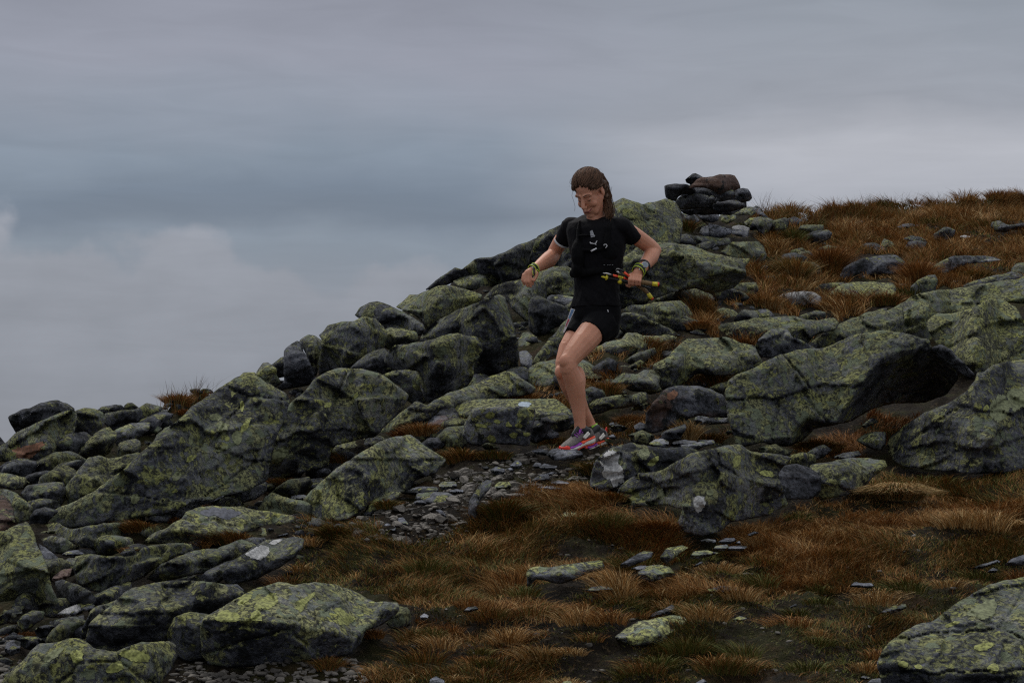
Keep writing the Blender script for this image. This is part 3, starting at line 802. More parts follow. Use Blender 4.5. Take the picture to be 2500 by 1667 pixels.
# ---- foreground boulder
R('K', '-10,945 60,908 160,838 300,748 450,678 560,640 700,598 780,608 850,632 960,610 1050,600 1250,618 1400,668 1520,740 1640,788 1800,790 1845,800 1862,840 1850,900 1740,980 1640,1040 1540,1060 1500,1180 1410,1290 1200,1330 900,1380 600,1410 300,1420 40,1400 -40,1280 -40,1040', '-40,965 150,972 400,965 620,988 850,992 1050,1062 1280,1085 1420,1170 1540,1050 1720,880 1860,850', 'large foreground boulder with yellow map lichens and a black overhang', lich=.58, kt=1.9, kf=.55, facet=.22, tone=.56, rust=.0, step=4.2)
R('K', '1820,850 1860,828 1940,838 1978,900 1968,1010 1900,1060 1780,1040 1720,990 1760,900', None, 'mossy green stone at the right end of the foreground boulder', lich=.7, tone=.36, dz=.1)
R('K', '165,475 250,400 350,338 480,250 600,198 740,178 870,163 955,190 940,270 900,320 860,370 700,470 560,545 400,600 220,625 175,565', '165,520 400,500 620,430 800,350 950,250', 'elongated boulder with a pale white patch', lich=.45, white=.0, kf=.6, kt=1.3, tone=.45)
R('J', '-60,1330 0,1255 200,1238 300,1255 375,1290 440,1400 510,1560 400,1700 -60,1700', '-60,1300 200,1270 500,1500', 'smooth bare grey slab left of the foreground boulder', lich=.25, tone=.42, kt=1.4, kf=.1, facet=.3)
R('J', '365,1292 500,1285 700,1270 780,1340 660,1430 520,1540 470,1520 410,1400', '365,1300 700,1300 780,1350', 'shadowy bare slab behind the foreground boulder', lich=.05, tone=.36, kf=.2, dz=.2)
R('J', '895,790 930,735 980,745 1070,770 1080,825 960,850 905,830', None, 'small mottled stone behind the pale patched boulder', lich=.4, s=1, tone=.4)
R('J', '1070,835 1115,790 1155,752 1190,790 1150,835', None, 'tiny pink grey pointed stone', lich=0, rust=.4, s=1, tone=.66)
# ---- runner's rock background, right of centre
R('S', '1450,600 1485,500 1520,481 1545,490 1570,498 1600,492 1625,484 1650,492 1664,515 1668,550 1662,590 1652,604 1600,625 1500,650', '1450,600 1520,505 1600,515 1668,560', 'tall lichen outcrop beside the runner shoulder on the ridge', lich=.65, kf=-.3, tone=.5)
R('S', '1465,770 1470,700 1495,645 1560,600 1600,592 1640,595 1690,600 1740,616 1790,628 1832,632 1818,650 1822,672 1792,702 1740,718 1700,704 1650,712 1600,728 1560,742 1520,752', '1465,690 1520,635 1600,608 1700,628 1825,645', 'broad boulder with bright lichen top behind the poles', lich=.68, kf=.1, kt=1.6, tone=.46)
R('F', '230,450 330,358 480,350 600,348 642,400 672,480 650,540 560,560 480,580 400,530 300,500', '230,450 480,400 660,470', 'triangular green rock with a dark lower face on the slope', lich=.75, kf=.3, tone=.48)
R('E', '1130,560 1180,510 1250,450 1350,398 1500,388 1620,408 1720,468 1748,508 1710,580 1600,600 1500,610 1440,560 1300,570', '1130,540 1400,450 1748,520', 'rounded lichen boulder right of the pole grips', lich=.6, kf=-.1)
R('E', '850,620 890,590 950,563 1050,568 1180,538 1300,528 1420,522 1482,570 1545,660 1510,720 1440,740 1420,800 1300,830 1190,760 1100,700 1000,680', '850,620 1050,600 1200,600 1420,660 1540,700', 'boulder with a green ledge right of the shirt hem', lich=.65, kf=.15)
R('E', '780,860 820,700 860,638 960,633 1060,658 1110,700 1200,738 1290,778 1392,842 1350,870 1200,875 1060,880 900,890', '780,700 900,648 1060,678 1200,758 1390,850', 'arched rock with a pitch black underside right of the shorts', lich=.6, kf=1.3, kt=1.5, tone=.42)
R('E', '540,1050 600,950 700,918 850,888 900,830 1000,828 1060,858 1300,853 1385,868 1370,930 1160,1000 1000,1040 860,1080 700,1090', '540,1040 900,950 1380,900', 'flat pale slab with a green rim behind the thigh', lich=.6, kt=2.0, kf=.1, tone=.56)
R('E', '-40,1170 60,1108 220,1088 380,1078 520,1098 610,1170 705,1250 560,1300 350,1300 190,1345 50,1360 -40,1340', '-40,1250 220,1260 560,1280', 'low lichen slab behind the lower legs', lich=.7, kt=1.8, tone=.52)
R('E', '1145,1175 1160,1128 1300,1060 1400,958 1480,883 1600,888 1750,876 1860,878 1980,930 2120,950 2210,1130 2060,1240 1900,1250 1700,1240 1560,1230 1500,1300 1350,1370 1230,1375 1175,1310 1220,1210', '1145,1200 1400,1160 1700,1180 2000,1180 2200,1130', 'wide faceted boulder with mossy foot, right of the knees', lich=.65, kt=1.0, kf=.2, tone=.5)
R('E', '725,1325 800,1258 870,1218 1000,1228 1060,1188 1215,1188 1235,1260 1215,1320 1240,1390 1160,1420 950,1390 830,1340', '725,1320 950,1312 1080,1305 1235,1340', 'low slab with a black slot beneath, right of the calves', lich=.6, kf=1.5, kt=1.8)
R('H', '675,590 690,500 700,420 760,320 830,230 900,183 1020,158 1200,163 1330,200 1440,258 1475,340 1490,470 1380,470 1200,450 1100,470 1000,540 800,610 700,620', None, 'rounded brown stained boulder right of the shoes', lich=.25, rust=.52, tone=.42, facet=.3, kf=-.2)
R('H', '135,330 200,295 300,268 540,238 560,250 640,223 702,230 715,300 640,345 500,370 360,390 250,430 160,440', '135,370 400,300 710,270', 'low lichen ridge stone just behind the heels', lich=.6, kf=-.1)
R('H', '1130,530 1170,460 1210,430 1300,438 1440,448 1510,470 1500,520 1280,540', None, 'smooth grey stone peeking out of blond grass', lich=.15, tone=.56, s=1)
R('H', '722,712 780,675 850,666 915,700 905,745 800,762 740,742', None, 'white rounded stone behind the white blotched boulder', lich=.15, white=.5, tone=.68, s=1)
R('H', '915,735 960,695 1060,678 1180,690 1190,725 1050,745', None, 'thin dark stone right of the white rounded stone', lich=.15, tone=.4, s=1)
R('H', '335,645 380,623 418,665 380,680 345,665', None, 'small white stone in the dirt behind the heel', lich=0, tone=.8, s=1)
R('H', '338,525 380,505 402,540 360,562', None, 'tiny grey stone in the dark bank behind the heel', lich=0, tone=.6, s=1)
R('H', '575,545 640,508 692,528 690,600 600,610', None, 'dark stone left of the brown stained boulder', lich=.1, tone=.35, s=1)
R('H', '1020,730 1200,700 1340,675 1360,710 1200,760 1080,770', None, 'low pinkish stone strip above the big lower boulder', lich=.1, rust=.4, tone=.55, s=1)
R('H', '145,1120 170,980 220,860 300,788 440,728 540,703 680,728 790,748 880,760 1010,748 1120,738 1210,790 1010,900 900,1000 740,1030 600,1070 480,1130 380,1150 200,1160', '145,960 300,830 540,745 900,790 1200,790', 'boulder with a large white lichen blotch, right of the shoes', lich=.38, white=.0, kf=-.45, kt=1.6, tone=.42)
R('H', '365,1300 440,1130 520,1060 620,1000 740,988 860,955 950,898 1150,798 1300,768 1450,733 1600,718 1700,788 1900,808 2100,850 2010,930 1960,1010 1980,1080 2020,1200 2060,1300 1900,1390 1700,1430 1500,1470 1400,1568 1200,1600 1050,1570 990,1480 1040,1340 900,1310 760,1300 620,1320 520,1380 420,1350', '365,1250 520,1090 740,1010 1150,830 1600,760 2100,870', 'wide dark bluish boulder mass with white spot, right of centre', lich=.5, white=.0, kf=-.55, kt=1.5, tone=.42, rust=.0)
R('O', '690,1568 720,1450 820,1318 950,1298 1080,1338 1200,1428 1195,1568 1100,1640 800,1650', None, 'smooth dark brown rock face set in the bluish boulder', lich=.08, tone=.33, rust=.3, dz=-.12, facet=.2, kf=-.4)
R('P', '-70,1050 40,1030 130,1010 330,988 500,1015 525,1060 420,1140 320,1235 170,1295 50,1310 -60,1300 -100,1180', None, 'grey green boulder left of the big tussock', lich=.58, tone=.46, kf=-.4)
R('S', '1770,962 1775,930 1795,916 1830,904 1862,884 1900,867 1950,854 2010,849 2040,838 2090,815 2150,807 2200,810 2232,818 2270,830 2276,850 2298,872 2330,890 2340,925 2310,965 2250,985 2180,985 2130,1000 2075,1030 1990,1046 1960,1075 1930,1090 1900,1090 1860,1080 1800,1095 1787,1050 1776,1010', '1770,1085 1860,1080 1930,1060 1970,1020 2040,1032 2095,950 2150,880 2200,856 2275,848 2340,900', 'huge overhanging boulder with a black cave under its right side', lich=.55, kt=.85, kf=3.2, facet=.35, tone=.46, thick=.5, rnd=5)
R('P', '850,170 880,140 925,125 1010,168 1100,265 1192,352 1180,400 1080,380 1000,335 900,250', '850,150 1000,180 1190,370', 'dark rounded stone wedged at the right lip of the cave', lich=.1, tone=.32, kf=1.5)
R('S', '2262,788 2287,764 2330,765 2380,748 2415,726 2450,732 2482,752 2500,780 2560,800 2560,905 2440,895 2400,912 2385,935 2350,905 2312,862 2290,845 2270,815', '2262,830 2330,880 2400,890 2560,870', 'bright lichen slab at the right edge above the cave', lich=.85, kt=1.0, kf=.4, tone=.5, facet=.4)
R('P', '525,950 530,858 560,820 700,718 800,650 900,608 1000,568 1130,478 1190,398 1210,330 1260,338 1330,280 1430,258 1650,245 1650,1085 1400,1110 1200,1120 1000,1105 800,1085 650,1060 560,1010', '525,900 800,680 1130,510 1330,300 1650,280', 'giant dark boulder with round lichens at the right edge', lich=.48, kf=-.55, kt=1.4, tone=.42, white=.05)
R('G', '320,1350 400,1250 560,1200 700,1188 800,1130 880,1080 960,1043 1100,1018 1300,998 1500,958 1700,928 1900,908 2020,850 2060,1150 1900,1140 1750,1130 1620,1140 1500,1240 1100,1340 1080,1500 900,1480 750,1440 600,1450 420,1490', '320,1400 800,1300 1100,1250 1500,1180 2000,1080', 'long lichen slab running to the right edge', lich=.68, kt=1.7, kf=.1, facet=.4, tone=.48)
R('G', '1370,970 1500,918 1700,868 1850,838 1970,868 2020,900 1880,925 1650,955 1450,995', None, 'thin dark layered plates along the top of the long slab', lich=.25, tone=.38, s=1, kf=.6)
R('G', '1830,850 1840,800 1880,758 1980,748 2040,800 2040,870 1900,880', None, 'mossy dark stone at the right edge of the slope', lich=.5, tone=.34, s=1)
R('P', '280,860 350,810 430,793 512,798 512,880 470,945 390,925 320,890', '280,880 430,860 512,860', 'small pointed stone in front of the giant dark boulder', lich=.5, s=1)
R('P', '320,755 380,700 430,688 450,722 350,770', None, 'small grey stone in the grass under the cave', lich=.4, s=1)
R('P', '90,995 180,958 300,938 325,975 200,1020', None, 'flat grey stone above the grey green boulder', lich=.4, s=1)
R('F', '170,1200 210,1150 320,1123 480,1103 600,1078 780,1068 940,1063 1080,1108 1200,1098 1330,1078 1378,1130 1340,1190 1230,1220 1120,1260 1060,1330 900,1340 700,1310 600,1330 480,1310 360,1290 230,1280', '170,1210 480,1180 780,1160 1100,1190 1378,1160', 'wavy lichen band of rock in the middle right', lich=.65, kt=1.3, kf=-.1, tone=.47)
R('F', '550,1370 600,1280 700,1200 800,1173 882,1190 915,1260 1010,1288 1100,1350 1190,1390 900,1440 830,1450 720,1480 630,1470', None, 'grey stepped rock with a dark notch, middle right', lich=.4, tone=.5)
R('F', '1040,1370 1150,1270 1300,1188 1400,1118 1530,1083 1640,1028 1850,998 1980,985 2000,1240 1800,1260 1600,1290 1450,1330 1290,1390 1100,1430', '1040,1370 1400,1220 1980,1120', 'dark green hump between the band and the cave boulder', lich=.6, tone=.42, kt=1.3)
R('F', '160,1062 200,1000 260,983 360,1008 440,1078 455,1110 340,1125 200,1100', None, 'small lichen dome left of the red brown grass', lich=.8, s=1)
R('F', '180,1175 250,1128 330,1123 300,1180 230,1200', None, 'pale pinkish stone at the left end of the wavy band', lich=.02, white=.4, tone=.62, s=1)
R('F', '520,1075 600,1000 690,1000 760,1060 700,1090 580,1100', None, 'brownish low rock behind the wavy band', lich=.2, rust=.4, s=1, tone=.42)
R('F', '735,925 770,870 830,848 930,828 1035,823 1130,838 1205,880 1190,960 1120,1015 1040,1025 960,990 850,975', None, 'white quartz rock with a lichen left side', lich=.38, white=.85, tone=.62, kt=1.4)
R('F', '1185,915 1260,870 1330,790 1400,753 1500,738 1700,738 1882,740 1912,800 1905,890 1800,910 1650,920 1500,950 1380,960 1290,985 1200,990', '1185,930 1500,900 1900,860', 'long pale lichen slab in the russet grass', lich=.88, kt=2.2, kf=.1, facet=.2, tone=.58)
R('F', '1135,805 1180,763 1300,743 1420,743 1350,810 1260,880 1160,870', None, 'olive slab partly hidden behind the pale lichen slab', lich=.5, rust=.3, tone=.42)
R('G', '195,890 230,800 330,748 400,708 500,688 620,678 740,678 825,740 840,800 720,870 500,880 350,930 220,930', None, 'dark grey boulder sunk in red brown grass, right slope', lich=.18, tone=.40, kf=-.3)
R('G', '1030,830 1080,780 1180,728 1280,688 1400,673 1560,683 1680,698 1765,725 1600,748 1400,770 1300,810 1200,870 1090,860', '1030,830 1250,780 1500,735 1765,730', 'grey and white low slab on the right slope', lich=.3, white=.45, tone=.55)
R('G', '865,1080 875,980 950,908 1040,868 1112,863 1138,920 1110,1010 1060,1060 960,1070 900,1090', None, 'egg shaped stone standing on the long slab', lich=.5, tone=.40, facet=.2)
R('G', '1635,405 1650,358 1720,348 1800,388 1960,368 2030,395 2030,445 1850,440 1780,460 1680,450', '1635,400 1800,405 2030,400', 'thin dark ledge near the right edge skyline', lich=.3, tone=.42, kf=1.0)
R('G', '815,610 850,550 950,538 1035,550 1010,620 900,655 840,650', None, 'dark round stone among the slope rubble', lich=.2, tone=.34, s=1)
R('G', '350,610 430,563 540,558 625,600 660,655 520,680 420,655', None, 'dark layered stone at the left of the slope rubble', lich=.25, tone=.38, s=1)
R('G', '585,590 620,518 700,550 725,592 650,635', None, 'green topped stone among the slope rubble', lich=.75, tone=.42, s=1)
R('G', '800,520 880,488 980,508 1045,550 900,560', None, 'cracked grey stone above the dark round stone', lich=.3, tone=.42, s=1)
R('G', '730,420 800,380 860,373 965,392 880,418 810,425', None, 'pale flat stone high on the right slope', lich=.1, tone=.6, s=1)
R('G', '1335,500 1390,485 1452,500 1400,520', None, 'single white stone on the right slope', lich=0, white=1, tone=.75, s=1)
R('G', '910,700 950,665 990,680 980,710 930,720', None, 'small grey stone right of the sunken boulder', lich=.1, tone=.5, s=1)
R('F', '575,730 650,678 750,678 775,745 680,785 600,785', None, 'dark stone in the grass left of the big tussock', lich=.2, tone=.36, s=1)
R('F', '495,835 600,813 700,830 700,870 560,880', None, 'low green edged slab in russet grass', lich=.6, tone=.36, s=1, kf=1)
R('F', '640,250 700,158 860,118 892,170 860,235 760,250 680,300', None, 'lichen hump under the ridge grass', lich=.6, tone=.42)
R('F', '865,135 940,110 1015,150 965,195 885,195', None, 'dark stone beside the lichen hump', lich=.15, tone=.4, s=1)
R('F', '480,200 500,130 600,118 700,128 742,150 700,250 640,310 560,230', None, 'mottled rock below the cairn on the right', lich=.5, tone=.42)
R('F', '1050,275 1120,262 1245,278 1230,300 1120,300', None, 'thin brown stone beside the dark green tussock', lich=0, rust=.5, tone=.42, s=1)
# ---- the cairn: one pile, every stone is a part
def cairn():
    base = P3(1745, 505, 22.0)
    root = bpy.data.objects.new('cairn', None)
    COL.objects.link(root)
    tag(root, 'pile of stacked dark stones on the ridge right of the runner', 'cairn')
    data = [
        ('370,640 520,430 620,330 760,290 1000,320 1200,400 1400,470 1590,600 1600,760 1350,880 900,900 560,880 400,820', None, .05, .28, .2, 22.45, None),
        ('440,790 560,760 760,770 760,860 600,900 470,860', None, .05, .2, .2, 22.5, None),
        ('1180,760 1400,740 1500,800 1300,900 1150,880', None, .05, .2, .2, 22.5, None),
        ('330,710 360,640 450,560 600,530 800,520 940,560 940,700 930,775 700,785 500,805 410,795', None, .28, .34, .2, 22.0, None),
        ('1000,700 1100,650 1400,620 1560,690 1565,760 1400,810 1200,860 1000,800', None, .05, .26, .2, 22.1, None),
        ('160,390 200,368 330,350 480,353 570,363 660,400 720,500 600,540 500,530 400,575 350,662 230,625 180,590 165,480', None, .08, .32, .3, 21.85, 'black slab at the left of the pile'),
        ('1085,640 1130,560 1220,480 1340,448 1385,500 1395,590 1250,640 1120,665', None, .25, .44, .2, 21.8, None),
        ('1365,470 1460,430 1530,418 1612,435 1662,500 1692,600 1640,655 1500,685 1440,645 1395,580', None, .02, .48, .15, 21.7, 'pale grey block at the right of the pile'),
        ('918,600 960,553 1010,560 1042,600 1015,690 970,725 930,660', None, .25, .45, .2, 21.8, None),
        ('1035,620 1060,588 1082,600 1055,695 1010,695', None, .1, .55, .2, 21.75, None),
        ('518,280 560,240 640,170 700,161 760,190 840,240 800,320 740,400 640,440 600,355 540,332', None, .2, .52, .15, 21.95, None),
        ('568,430 640,350 710,278 800,238 1000,223 1110,176 1180,178 1310,173 1382,200 1432,310 1467,390 1474,430 1380,470 1260,490 1100,545 1000,480 850,430 720,420', '568,420 800,390 1000,380 1180,400 1470,400', .06, .50, .85, 21.7, 'reddish capstone on top of the pile'),
    ]
    for o, c, li, tn, ru, d, lb in data:
        r = rock('Q', o, c, name='stone', lich=li, tone=tn, rust=ru, pd=d - 0.0, kt=1.0, kf=.9 if c is None else 1.6, facet=1.25, rnd=3, thick=.5, rough=1.3)
        r.parent = root
        r['cairn'] = 1
        if lb:
            r['label'] = lb
    loc = Vector(base)
    root.location = loc
    for c in root.children:
        c.location = c.location - loc
        del c['cairn']


cairn()
for o, c, lb, kw in [
    ('705,855 740,800 900,793 1080,798 1115,840 1100,985 1000,1030 850,1000 760,940', None, 'squared grey brown stone directly under the cairn', dict(lich=.05, tone=.44, rust=.35)),
    ('475,860 560,848 660,868 740,930 785,1005 700,1050 600,1010 520,960', None, 'half hidden brown stone behind grass below the cairn', dict(lich=.05, tone=.38, rust=.45)),
    ('1105,920 1160,850 1260,843 1400,898 1425,945 1340,1010 1240,1050 1150,1010', None, 'pale spotted stone right of the squared one', dict(lich=.5, white=.4, tone=.5)),
    ('1335,835 1430,768 1560,748 1700,750 1745,840 1690,905 1600,885 1450,905 1350,875', None, 'yellow lichen stone right below the cairn', dict(lich=.75, tone=.52)),
    ('1690,760 1760,723 1835,770 1875,850 1965,930 1970,980 1850,940 1720,900', None, 'purplish grey stone beside the yellow lichen stone', dict(lich=.05, tone=.5)),
    ('905,1180 925,1030 1050,1058 1200,1098 1345,1148 1320,1225 1200,1270 1080,1310 920,1285', None, 'flat blue grey tilted stone in the rubble below the cairn', dict(lich=.0, tone=.62, rust=.0)),
    ('760,1210 800,1110 930,1065 940,1260 850,1275', None, 'grey stone left of the blue grey tilted one', dict(lich=.1, tone=.46)),
    ('1285,1250 1340,1080 1440,1063 1550,1080 1642,1120 1605,1305 1500,1310 1400,1260', None, 'grey stone with a white corner in the rubble', dict(lich=.15, white=.35, tone=.46)),
    ('390,1240 550,1218 680,1248 900,1258 1100,1300 1300,1290 1320,1400 1100,1440 900,1450 700,1420 400,1390', None, 'dark rubble layer under the blue grey stone', dict(lich=.3, tone=.3)),
    ('690,1140 770,1030 830,1008 890,1055 780,1125', None, 'small lichen stone behind the blue grey one', dict(lich=.6, tone=.45)),
    ('880,1435 1000,1368 1065,1400 1000,1480 920,1480', None, 'small black stone low in the rubble', dict(lich=.0, tone=.28)),
    ('990,1480 1080,1438 1115,1480 1040,1530', None, 'smallest black stone low in the rubble', dict(lich=.0, tone=.26)),
    ('1540,1020 1630,958 1830,928 1860,1000 1790,1150 1650,1160', None, 'lichen rock at the right end of the rubble', dict(lich=.6, tone=.45)),
]:
    R('Q', o, c, lb, s=1, facet=.8, rnd=5, **kw)

# ---- the path and its stones
for t, o, lb, kw in [
    ('D', '1555,782 1640,763 1722,780 1705,835 1600,818', 'flat grey stone left of the front shoe toe', dict(tone=.48)),
    ('D', '1695,815 1750,770 1860,752 1960,758 2040,790 2060,840 1960,862 1870,880 1760,872', 'grey stepping stone under the front shoe', dict(tone=.52, kt=3.0)),
    ('D', '1630,670 1740,560 1825,620 1815,660 1700,680', 'dull grey triangular stone left of the purple laces', dict(tone=.42)),
    ('D', '1345,935 1400,878 1450,876 1475,920 1440,958 1380,958', 'angular pale stone on the path', dict(tone=.6)),
    ('D', '1155,970 1220,933 1305,960 1295,1008 1200,1010', 'rounded grey stone on the path', dict(tone=.52)),
    ('D', '1075,945 1130,928 1165,950 1120,975', 'small white chip left of the rounded path stone', dict(tone=.72)),
    ('D', '1305,958 1360,943 1402,970 1370,990', 'small pale stone between two larger path stones', dict(tone=.64)),
    ('D', '1570,925 1600,893 1655,905 1645,950 1590,955', 'buff coloured stone on the path below the toe', dict(tone=.6, rust=.4)),
    ('D', '1630,940 1680,903 1740,918 1810,930 1780,966 1670,975', 'flat purplish stone on the path below the toe', dict(tone=.5, rust=.3)),
    ('D', '305,1195 400,1148 500,1123 672,1130 665,1195 460,1210', 'wide thin slab at the left end of the path', dict(tone=.44, lich=.15)),
    ('D', '665,1110 700,1078 835,1078 850,1135 700,1168', 'pale lichen speckled stone on the path edge', dict(tone=.52, lich=.4)),
    ('D', '440,1240 460,1188 620,1178 760,1183 825,1220 795,1310 680,1320 520,1280', 'dark trapezoid block below the thin slab', dict(tone=.36, kf=.3)),
    ('D', '430,1275 500,1238 565,1295 450,1305', 'brownish stone at the foot of the dark block', dict(tone=.5, rust=.4)),
    ('D', '-60,1400 0,1285 80,1218 180,1178 262,1163 312,1180 285,1225 200,1270 120,1335 0,1420', 'long lichen edged slab left of the path', dict(tone=.48, lich=.5)),
    ('D', '955,1410 958,1280 1000,1198 1060,1108 1130,1058 1185,1070 1155,1150 1070,1260 1030,1350 1040,1440', 'dark upright stone dividing the path and the tussock', dict(tone=.32, lich=.2)),
    ('D', '1205,1115 1250,1078 1345,1078 1370,1125 1280,1170 1215,1160', 'yellow green stone above the path tussock', dict(tone=.5, lich=.7)),
    ('D', '1740,1085 1850,1068 1925,1090 1885,1125 1780,1115', 'thin grey stone under the grey stepping stone', dict(tone=.5)),
    ('D', '1610,1130 1750,1118 1845,1140 1800,1168 1650,1155', 'long pale flat stone right of the path tussock', dict(tone=.58)),
    ('D', '275,1430 330,1418 390,1490 350,1515 285,1485', 'grey cobble at the lower left of the path', dict(tone=.56)),
    ('D', '125,1495 180,1473 265,1520 240,1572 140,1562', 'round white grey cobble beside the russet grass', dict(tone=.66, white=.4)),
    ('D', '775,1045 860,1023 900,1018 945,1035 900,1060 800,1065', 'long low stone along the path', dict(tone=.5)),
    ('D', '1685,1005 1760,983 1805,995 1730,1030', 'small slanted stone on the right of the path', dict(tone=.52)),
    ('D', '1580,1050 1650,1008 1725,1008 1735,1070 1620,1095', 'dark stone behind the path tussock', dict(tone=.32)),
    ('D', '1835,1405 1880,1368 1985,1378 1995,1435 1880,1448', 'yellowish cobble alone in the brown grass', dict(tone=.6, lich=.6)),
    ('D', '770,1165 840,1150 910,1160 900,1190 810,1195', 'small tan stone above the dark trapezoid block', dict(tone=.6, rust=.3)),
    ('D', '820,1275 860,1265 885,1290 850,1310', 'small grey pebble in the path hollow', dict(tone=.55)),
    ('D', '640,1350 690,1345 730,1380 750,1430 700,1400', 'curved tan stone in the path gravel', dict(tone=.5, rust=.3)),
    ('D', '840,200 880,140 940,125 950,180', 'little red brown stone under the overhanging boulder', dict(tone=.5, rust=.7)),
    ('L', '1118,500 1160,453 1250,443 1350,463 1450,438 1600,428 1800,383 1850,398 1878,460 1850,495 1700,520 1600,570 1450,612 1350,600 1210,580 1150,645 1122,642', 'log shaped lichen stone lying in the grass', dict(tone=.5, lich=.5, kf=.5, c='1118,520 1300,540 1500,520 1878,460')),
    ('L', '1680,692 1740,648 1820,630 1945,655 1935,695 1850,700 1750,708', 'pale yellow flat stone right of the log shaped one', dict(tone=.62, lich=.5)),
    ('L', '505,885 560,838 640,833 665,865 560,892', 'small grey stone sunk in tawny grass', dict(tone=.46)),
    ('L', '98,925 140,898 185,920 165,965 110,965', 'white pebble right of the foreground boulder', dict(tone=.7)),
    ('L', '185,1580 195,1530 250,1498 335,1540 340,1600 190,1610', 'round cream stone at the bottom edge', dict(tone=.66)),
    ('L', '1440,1575 1480,1548 1540,1543 1570,1590 1450,1600', 'greenish stone tip at the bottom edge', dict(tone=.55, lich=.4)),
    ('M', '55,435 150,368 280,303 375,310 355,365 200,440 70,470', 'flat purple brown stone, left of the lower group', dict(tone=.40, rust=.45)),
    ('M', '436,355 500,278 650,248 710,270 620,330 570,380 490,430 440,390', 'rounded lichen stone with grass over its right side', dict(tone=.52, lich=.55)),
    ('M', '220,505 300,450 440,433 530,453 592,535 480,560 370,600 250,570', 'domed grey green stone at the front of the lower group', dict(tone=.48, lich=.4)),
    ('M', '155,472 240,443 310,443 240,505', 'flat grey stone touching the domed one', dict(tone=.42)),
    ('M', '722,355 760,308 880,293 1005,320 900,358 790,382 730,376', 'long yellowish stone in the middle of the lower group', dict(tone=.58, lich=.5)),
    ('M', '935,295 970,253 1080,238 1098,268 1050,305', 'grey green stone in the small pile', dict(tone=.5, lich=.35)),
    ('M', '995,215 1060,178 1150,178 1170,208 1100,240 1010,230', 'topmost purplish stone in the small pile', dict(tone=.5)),
    ('M', '1075,300 1100,260 1200,250 1275,260 1220,305', 'right hand grey stone in the small pile', dict(tone=.52)),
    ('M', '1145,232 1200,203 1215,248', 'smallest brown stone in the small pile', dict(tone=.45, rust=.3)),
    ('M', '785,215 880,183 975,200 962,240', 'thin stone behind the grass of the lower group', dict(tone=.45)),
    ('M', '890,670 1000,633 1195,650 1175,705 1000,722 930,710', 'pale low stone in straw coloured grass', dict(tone=.55, lich=.2)),
    ('M', '5,1130 100,1038 220,988 400,938 560,918 682,945 695,985 560,1090 460,1175 350,1205 200,1215 60,1175', 'large yellow green flat stone in the lower grass', dict(tone=.62, lich=.6, kt=2.2)),
    ('M', '295,965 380,888 470,858 550,808 585,840 530,915 400,950', 'dark pointed stone behind the yellow green flat stone', dict(tone=.34)),
    ('M', '1140,955 1200,923 1275,945 1220,985 1160,975', 'small pale green stone on the mossy patch', dict(tone=.6, lich=.4)),
    ('M', '1665,842 1740,803 1750,830 1690,855', 'short white sliver of stone in the moss', dict(tone=.7)),
    ('M', '775,1565 850,1523 895,1560 800,1610', 'grey stone near the bottom edge, middle', dict(tone=.5)),
    ('M', '1445,1575 1480,1528 1590,1560 1590,1610', 'green grey stone at the bottom edge, right of middle', dict(tone=.5, lich=.3)),
    ('M', '1275,145 1340,113 1385,130 1300,168', 'grey sliver under the bluish boulder', dict(tone=.48)),
    ('M', '730,460 830,403 848,412 790,455', 'thin tan shard in the moss', dict(tone=.5)),
    ('N', '540,918 640,858 760,803 832,810 835,855 720,895 600,925', 'grey stone with a yellow tip in dark grass', dict(tone=.55, lich=.35)),
    ('N', '285,645 340,598 430,613 500,608 535,640 480,660', 'flat silvery stone in the moss, lower right', dict(tone=.55)),
    ('N', '1765,445 1830,385 1930,343 2020,335 2020,430 1890,450', 'brown slab at the right edge', dict(tone=.42, rust=.3)),
    ('N', '1435,475 1560,428 1700,388 1732,405 1600,460 1540,480', 'thin blade of stone above the cream pebble', dict(tone=.42)),
    ('N', '1605,505 1660,460 1712,480 1692,513 1630,515', 'cream coloured pebble near the right edge', dict(tone=.62, lich=.3)),
    ('N', '375,1530 420,1493 492,1510 475,1540', 'low green stone left of the bottom right boulder', dict(tone=.45, lich=.4)),
    ('N', '445,1580 500,1528 592,1520 600,1610 460,1620', 'grey stone touching the bottom right boulder', dict(tone=.45)),
]:
    c = kw.pop('c', None)
    kw.setdefault('lich', .05)
    kw['tone'] = kw['tone'] * 1.2
    R(t, o, c, lb, s=1, **kw)

R('N', '543,1375 570,1320 680,1168 800,1078 960,998 1090,968 1300,808 1480,698 1600,638 1750,588 1960,553 2100,530 2100,1750 640,1750 600,1560', '543,1378 750,1380 900,1440 1200,1485 1600,1485 2100,1495', 'big bottom right foreground boulder covered with grey and yellow lichen', lich=.55, kt=1.9, kf=.8, facet=.2, tone=.56, step=4.5)


# ------------------------------------------------------------------ uncounted rubble and gravel between the boulders
def proto_stone(seed, flatness=0.5):
    rg = np.random.RandomState(seed)
    bm = bmesh.new()
    bmesh.ops.create_icosphere(bm, subdivisions=2, radius=1.0)
    pl = rg.normal(size=(9, 3))
    pl /= np.linalg.norm(pl, axis=1)[:, None]
    off = rg.uniform(0.35, 0.8, 9)
    for v in bm.verts:
        c = np.array(v.co)
        for n_, o_ in zip(pl, off):
            d = c @ n_ - o_
            if d > 0:
                c = c - n_ * d
        v.co = Vector(c * [1.25, rg.uniform(.7, .95), flatness])
    V = np.array([v.co[:] for v in bm.verts])
    F = np.array([[v.index for v in f.verts] for f in bm.faces])
    bm.free()
    return V, F


PROTO = [proto_stone(100 + i, 0.45 + 0.08 * (i % 4)) for i in range(8)]


GRIT = plain('path_grit', (.135, .122, .104), .9, noise=.6, scale=9, bump=.3)


